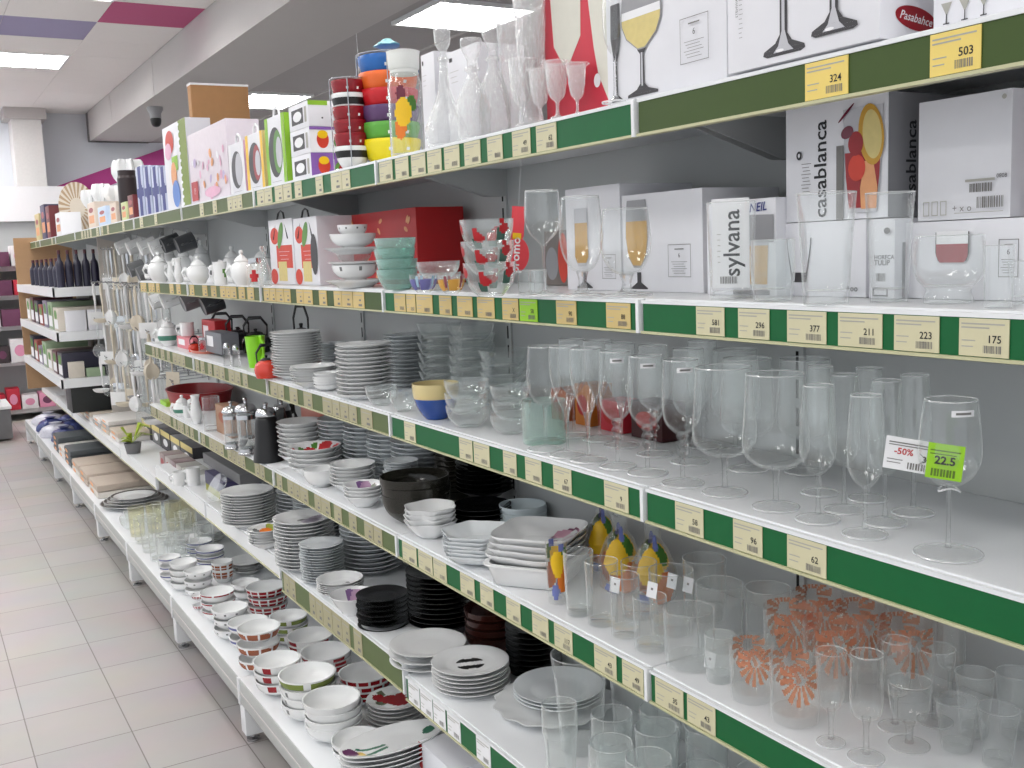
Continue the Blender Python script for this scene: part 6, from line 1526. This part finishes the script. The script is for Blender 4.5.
for k, (x, y, key, lab) in enumerate(((.98, 8.75, 'bag', 'blue filled plastic bag, nearest on the far base shelf'), (.95, 9.05, 'bag_white', 'white filled plastic bag between blue bags'), (1.1, 9.15, 'bag', 'blue filled plastic bag at the back behind the white bag'), (.95, 9.4, 'bag', 'blue filled plastic bag beyond the white bag'), (.97, 9.75, 'bag_white', 'white filled plastic bag farthest on base shelf'), (1.15, 9.6, 'bag', 'blue bag at the back of the farthest base shelf'))):
    put(key, (x, y, fz), lab, 'filled bags', (.105, .13, .12), k)

# ================================================================== HANGING UTENSILS
wood_beige = smat('utensil_beige', 206, 196, 178, .5); utn_white = smat('utensil_white', 222, 222, 222, .35); utn_grey = smat('utensil_grey', 150, 152, 154, .35)
def utensil_parts(m, head):
    return (('handle', B().tube([(0, 0, 0), (0, 0, -.05), (.004, 0, -.12), (.004, 0, -.165)], [.005, .008, .005, .004], 8, 0).tube([(0, .008, .008), (0, 0, .018), (0, -.008, .008), (0, 0, 0)], .0025, 6, closed=True).build('handle', m)), ('head', head))
def hd_ladle(m): return B().tube([(.004, 0, -.16), (.006, 0, -.22)], .004, 6).lathe(wall(cr([(0, -.03), (.03, -.022), (.042, 0)], 4), .0025), 20, 0, (-.02, 0, -.235)).build('head', m)
def hd_turner(m): return B().tube([(.004, 0, -.16), (.004, 0, -.20)], .004, 6).box(.001, -.035, -.29, .006, .035, -.20, 0, .002).build('head', m)
def hd_spoon(m): return B().lathe(cr([(0, -.05), (.7, -.035), (1, 0), (.7, .035), (.1, .05)], 3), 14, sq=lambda t, r, z: .03 * (.35 if abs(math.cos(t)) > .7 else 1), at=(.004, 0, -.215)).build('head', m)
def hd_whisk(m):
    b = B()
    for k in range(4):
        t = PI * k / 4
        b.tube([(.03 * math.sin(PI * i / 10) * math.cos(t) * (1 if i < 11 else 1) * (1 - 2 * (i > 10)) + .004, .03 * math.sin(PI * i / 10) * math.sin(t) * (1 - 2 * (i > 10)), -.16 - .13 * math.sin(PI * min(i, 20) / 20)) for i in range(0, 21)], .0012, 5)
    return b.build('head', m)
ut = []
for nm, cat, hd in (('ladle', 'ladle', hd_ladle), ('spatula', 'spatula', hd_turner), ('serving_spoon', 'spoon', hd_spoon), ('whisk', 'whisk', hd_whisk)):
    for cn, m_ in (('white', utn_white), ('steel', steel), ('cream', wood_beige), ('clear', GH)):
        kind(nm + cn, nm, cat, None, utensil_parts(m_, hd(m_))); ut.append((nm, cn))
rowz = [(1.70, 'top'), (1.46, 'second'), (1.22, 'third'), (.99, 'lowest')]
rnd = random.Random(21)
hook_mesh = B().tube([(0, 0, .006), (-.19, 0, 0), (-.20, 0, .012)], .003, 6).box(-.004, -.012, -.012, .0, .012, .02, 0).build('hook', steel)
for ri, (zr, rw) in enumerate(rowz):
    for ci in range(14):
        y = 5.46 + ci * .138
        nm, cn = ut[(ci * 5 + ri * 3) % len(ut)] if ri else ('ladle', 'white') if ci < 3 else ut[(ci * 7) % len(ut)]
        h = ob('hook', hook_mesh); h.location = (-.008, y, zr); h.parent = gon
        sc_ = (.85, 1.2, .85) if ri in (0, 1, 2) else (.75, 1.1, .75)
        put(nm + cn, (XB - .008 - .185, y, zr - .013), f'{cn} {nm.replace("_", " ")}, {WORDS[ci + 1]} hook of the {rw} row on the far slotted panel', 'utensils on hooks', sc_, rnd.uniform(.5, 1.6))
# white spatulas and packs at the front of the same hooks
for ri, (zr, rw) in enumerate(rowz[1:]):
    for ci in range(0, 14, 2):
        y = 5.5 + ci * .138
        cn = ('white', 'cream', 'white', 'clear')[(ci // 2 + ri) % 4]; nm = ('spatula', 'serving_spoon', 'ladle')[(ci // 2 + ri) % 3]
        h = ob('hook', hook_mesh); h.location = (-.10, y, zr + .03); h.parent = gon
        put(nm + cn, (XB - .10 - .185, y, zr + .017), f'{cn} {nm.replace("_", " ")} on long hook {WORDS[ci // 2 + 1]} of the {rw} row, toward the aisle', 'utensils on long hooks', (.9, 1.4, .9), rnd.uniform(.5, 1.6))

# ================================================================== FAR BAY WITH SOLID SHELVES
fx0, fy0 = .86, 7.55
fb = bpy.data.objects.new('display_cabinet', None); COL.objects.link(fb); fb.location = (fx0, fy0, .53)
tag(fb, 'white boxed shelf bay at the far end beyond the hanging utensils', 'cabinet')
side_m = smat('bay_side', 196, 188, 180, .5); wood_m = smat('bay_wood', 176, 140, 104, .55)
ob('side_panel', B().box(.30, -.02, 0, .47, 0, 1.26, 0).build('side_panel', side_m), fb)
ob('side_panel', B().box(0, 2.5, 0, .47, 2.53, 1.33, 0).build('side_panel', wood_m), fb)
bay_z = [.28, .60, .90]
for zz in bay_z:
    ob('board', B().box(.0, 0, zz, .46, 2.5, zz + .025, 0, .002).box(-.008, -.012, zz - .035, .004, 2.5, zz + .028, 0).box(-.008, -.012, zz - .035, .3, 0, zz + .028, 0).build('board', shelf_white), fb)
rnd = random.Random(9)
cols = [smat('bay_bottle', 40, 38, 58, .3), smat('bay_wine', 86, 40, 48, .35), smat('bay_cream', 206, 198, 186, .5), smat('bay_green', 150, 170, 140, .5), smat('bay_violet', 140, 130, 150, .5), smat('bay_rust', 150, 70, 60, .5)]
kind('bottle', 'dark_bottle', 'bottle', None, (('body', B().lathe(cr([(0, 0), (.95, 0), (1, .04), (1, .6), (.5, .74), (.35, .86), (.36, .9)], 3), 18).build('body', cols[0])), ('cap', B().lathe([(0, .89), (.4, .89), (.4, 1), (0, 1)], 14).build('cap', cols[1])), ('label_band', B().lathe([(1.0, .2), (1.02, .2), (1.02, .48), (1.0, .48)], 18).build('label_band', cols[1]))))
zt = .53 + bay_z[2] + .0285
for i in range(7):
    put('bottle', (fx0 + .06 + .055 * i, fy0 + .06, zt), f'dark bottle, {WORDS[i + 1]} from the aisle in the row on the upper bay board', 'dark bottles', (.026, .026, .25))
for i in range(6):
    put('bottle', (fx0 + .07, fy0 + .3 + .3 * i, zt), f'dark bottle along the bay edge, {WORDS[i + 1]} from the near side', 'dark bottles', (.03, .03, .2))
k = 0
for zi, hh in ((0, .2), (1, .22)):
    zz = .53 + bay_z[zi] + .0285
    for i in range(7):
        y = fy0 + .32 + i * .3
        carton('packed_set', 'box', (fx0 + .02, y, zz), .24, .3, hh * rnd.uniform(.7, 1), f'{["navy", "wine", "cream", "pale green", "violet", "rust"][(i + zi * 2) % 6]} boxed set, {WORDS[i + 1]} along the {["lower", "middle"][zi]} bay board', cols[(i + zi * 2) % 6], lambda A: A.rect(A.w * .1, A.h * .1, A.w * .9, A.h * .5, white_paper).ell(A.w * .5, A.h * .7, A.w * .3, A.h * .2, leaf_p), group='boxed sets in the far bay')
    if zi == 1:
        carton('white_carton', 'box', (fx0 + .06, fy0 + .06, zz), .05, .13, .14, 'white box at the near side of the middle bay board, nearer the aisle', card_w, group='white bay boxes')
        carton('white_carton', 'box', (fx0 + .20, fy0 + .06, zz), .05, .09, .14, 'white box at the near side of the middle bay board, deeper', card_w, group='white bay boxes')
    else:
        carton('white_carton', 'box', (fx0 + .05, fy0 + .06, zz), .05, .10, .11, 'pale box standing on the lower bay board near side', cols[2], group='white bay boxes')
        carton('white_carton', 'box', (fx0 + .16, fy0 + .06, zz), .05, .12, .06, 'low pale box on the lower bay board near side', cols[3], group='white bay boxes')
carton('packed_set', 'box', (fx0 + .05, fy0 + .30, .53 + .068), .28, .33, .20, 'large black green box under the lowest bay board', smat('bay_black', 26, 30, 30, .4))

# ================================================================== RACK AT THE FAR WALL
rk = bpy.data.objects.new('display_rack', None); COL.objects.link(rk); rk.location = (-.6, 12.0, 0)
tag(rk, 'grey wall rack with bright packs at the far end of the aisle', 'shelving')
ob('back_panel', B().box(0, .45, 0, 2.35, .48, 2.1).build('back_panel', panel_grey), rk)
ob('header_panel', B().box(0, .40, 2.1, 2.35, .44, 2.47).build('header_panel', white_paper), rk)
rzs = [.12, .62, 1.0, 1.32, 1.62]
for i, zz in enumerate(rzs):
    ob('board', B().box(0, (0 if i == 0 else .1), zz - .02, 2.35, .45, zz).box(0, (0 if i == 0 else .1) - .006, zz - .05, 2.35, (0 if i == 0 else .1), zz + .005, 0).build('board', shelf_white), rk)
for xx in (0, 1.17, 2.3): ob('upright', B().box(xx, .42, 0, xx + .05, .47, 2.1).build('upright', panel_grey), rk)
rc = [smat('rack_crimson', 190, 40, 60, .5), smat('rack_rose', 226, 150, 180, .5), smat('rack_white', 230, 226, 228, .5), smat('rack_plum', 110, 60, 90, .5), smat('rack_lime', 130, 160, 60, .5), smat('rack_dark', 60, 50, 54, .5)]
rcn = ['crimson', 'rose', 'white', 'plum', 'lime', 'dark']
rpick = [0, 0, 1, 1, 2, 2, 2, 3, 3, 5, 5]
for i, zz in enumerate(rzs):
    x = -.52; j = 0
    while x < 1.62:
        w = rnd.choice((.14, .17, .2)); h = rnd.uniform(.14, .26); c = rnd.choice(rpick)
        carton('bright_pack', 'box', (x, 12.14, zz + .001), .22, w - .015, h, f'{rcn[c]} pack, {WORDS[j + 1]} on the {["bottom", "second", "third", "fourth", "top"][i]} board of the far wall rack', rc[c], None, lambda A: A.ell(A.d * .5, A.h * .5, A.d * .3, A.h * .25, rc[(c * 2 + 1) % 4]), 'packs on the far wall rack')
        x += w; j += 1
lt = ob('round_lantern', B().lathe(cr([(0, 0), (.6, .02), (1, .3), (1, .7), (.6, .98), (0, 1)], 3), 24).build('round_lantern', rc[0])); lt.location = (.60, 11.7, 1.50); lt.scale = (.14, .14, .30); tag(lt, 'round red white hanging pack at the end of the far rack', 'pack')
# low pallet bin at the far end of the aisle
bn = bpy.data.objects.new('low_bin', None); COL.objects.link(bn); bn.location = (.18, 10.6, 0); tag(bn, 'low grey display bin heaped with bags at the far aisle end', 'bin')
ob('body', B().box(0, 0, .02, .56, .6, .30, 0, .01).build('body', grey_b), bn)
ob('rim', B().box(-.01, -.01, .30, .57, .61, .33, 0, .004).build('rim', shelf_white), bn)
for k, (x, y, key) in enumerate(((.32, 10.75, 'bag'), (.56, 10.72, 'bag_white'), (.45, 11.0, 'bag'))):
    put(key, (x, y, .332), ['blue bag heaped on the low bin, nearer', 'white bag heaped on the low bin', 'blue bag heaped on the low bin, farther'][k], 'bags on the bin', (.1, .1, .12), k)

# ================================================================== LEAVE ROOM BETWEEN NEIGHBOURS
# stacks and glasses that would touch are nudged: the one deeper in the shelf gives way
heaps = {}
for o in list(COL.objects):
    if o.parent or 'category' not in o or o.get('kind') == 'structure': continue
    if not (.005 < o.scale.x < .3) or o.location.x < .84 or o.location.y > 6.4 or o['category'] in ('wrap', 'tray', 'basin', 'mug', 'rack', 'platter') or o.location.z > 1.8: continue
    for key in heaps:
        if math.hypot(key[0] - o.location.x, key[1] - o.location.y) < .03 and abs(key[2] - o.location.z) < .26:
            heaps[key].append(o); break
    else:
        heaps[(o.location.x, o.location.y, o.location.z)] = [o]
hp = [[Vector((k[0], k[1])), max(max(o.scale.x, o.scale.y) * 1.01 for o in v), min(o.location.z for o in v), max(o.location.z + o.scale.z for o in v), v, Vector((k[0], k[1]))] for k, v in heaps.items()]
for _ in range(60):
    for i, a in enumerate(hp):
        for b in hp[i + 1:]:
            if min(a[3], b[3]) - max(a[2], b[2]) < .004: continue
            d = b[0] - a[0]; gap = a[1] + b[1] + .001 - d.length
            if gap <= 0 or d.length < 1e-5: continue
            n = d.normalized() * gap * .5
            wa, wb = (.25, .75) if a[5].x < b[5].x else (.75, .25)
            a[0] -= n * wa; b[0] += n * wb
    for a in hp:
        lo = .845 + a[1] * .7 if a[2] < .4 else 1.008 + min(a[1], .06) * .62
        a[0].x = min(max(a[0].x, min(lo, a[5].x)), max(1.334 - a[1], lo))
        m = a[0] - a[5]
        if m.length > .07: a[0] = a[5] + m.normalized() * .07
for a in hp:
    d = a[0] - a[5]
    for o in a[4]: o.location.x += d.x; o.location.y += d.y
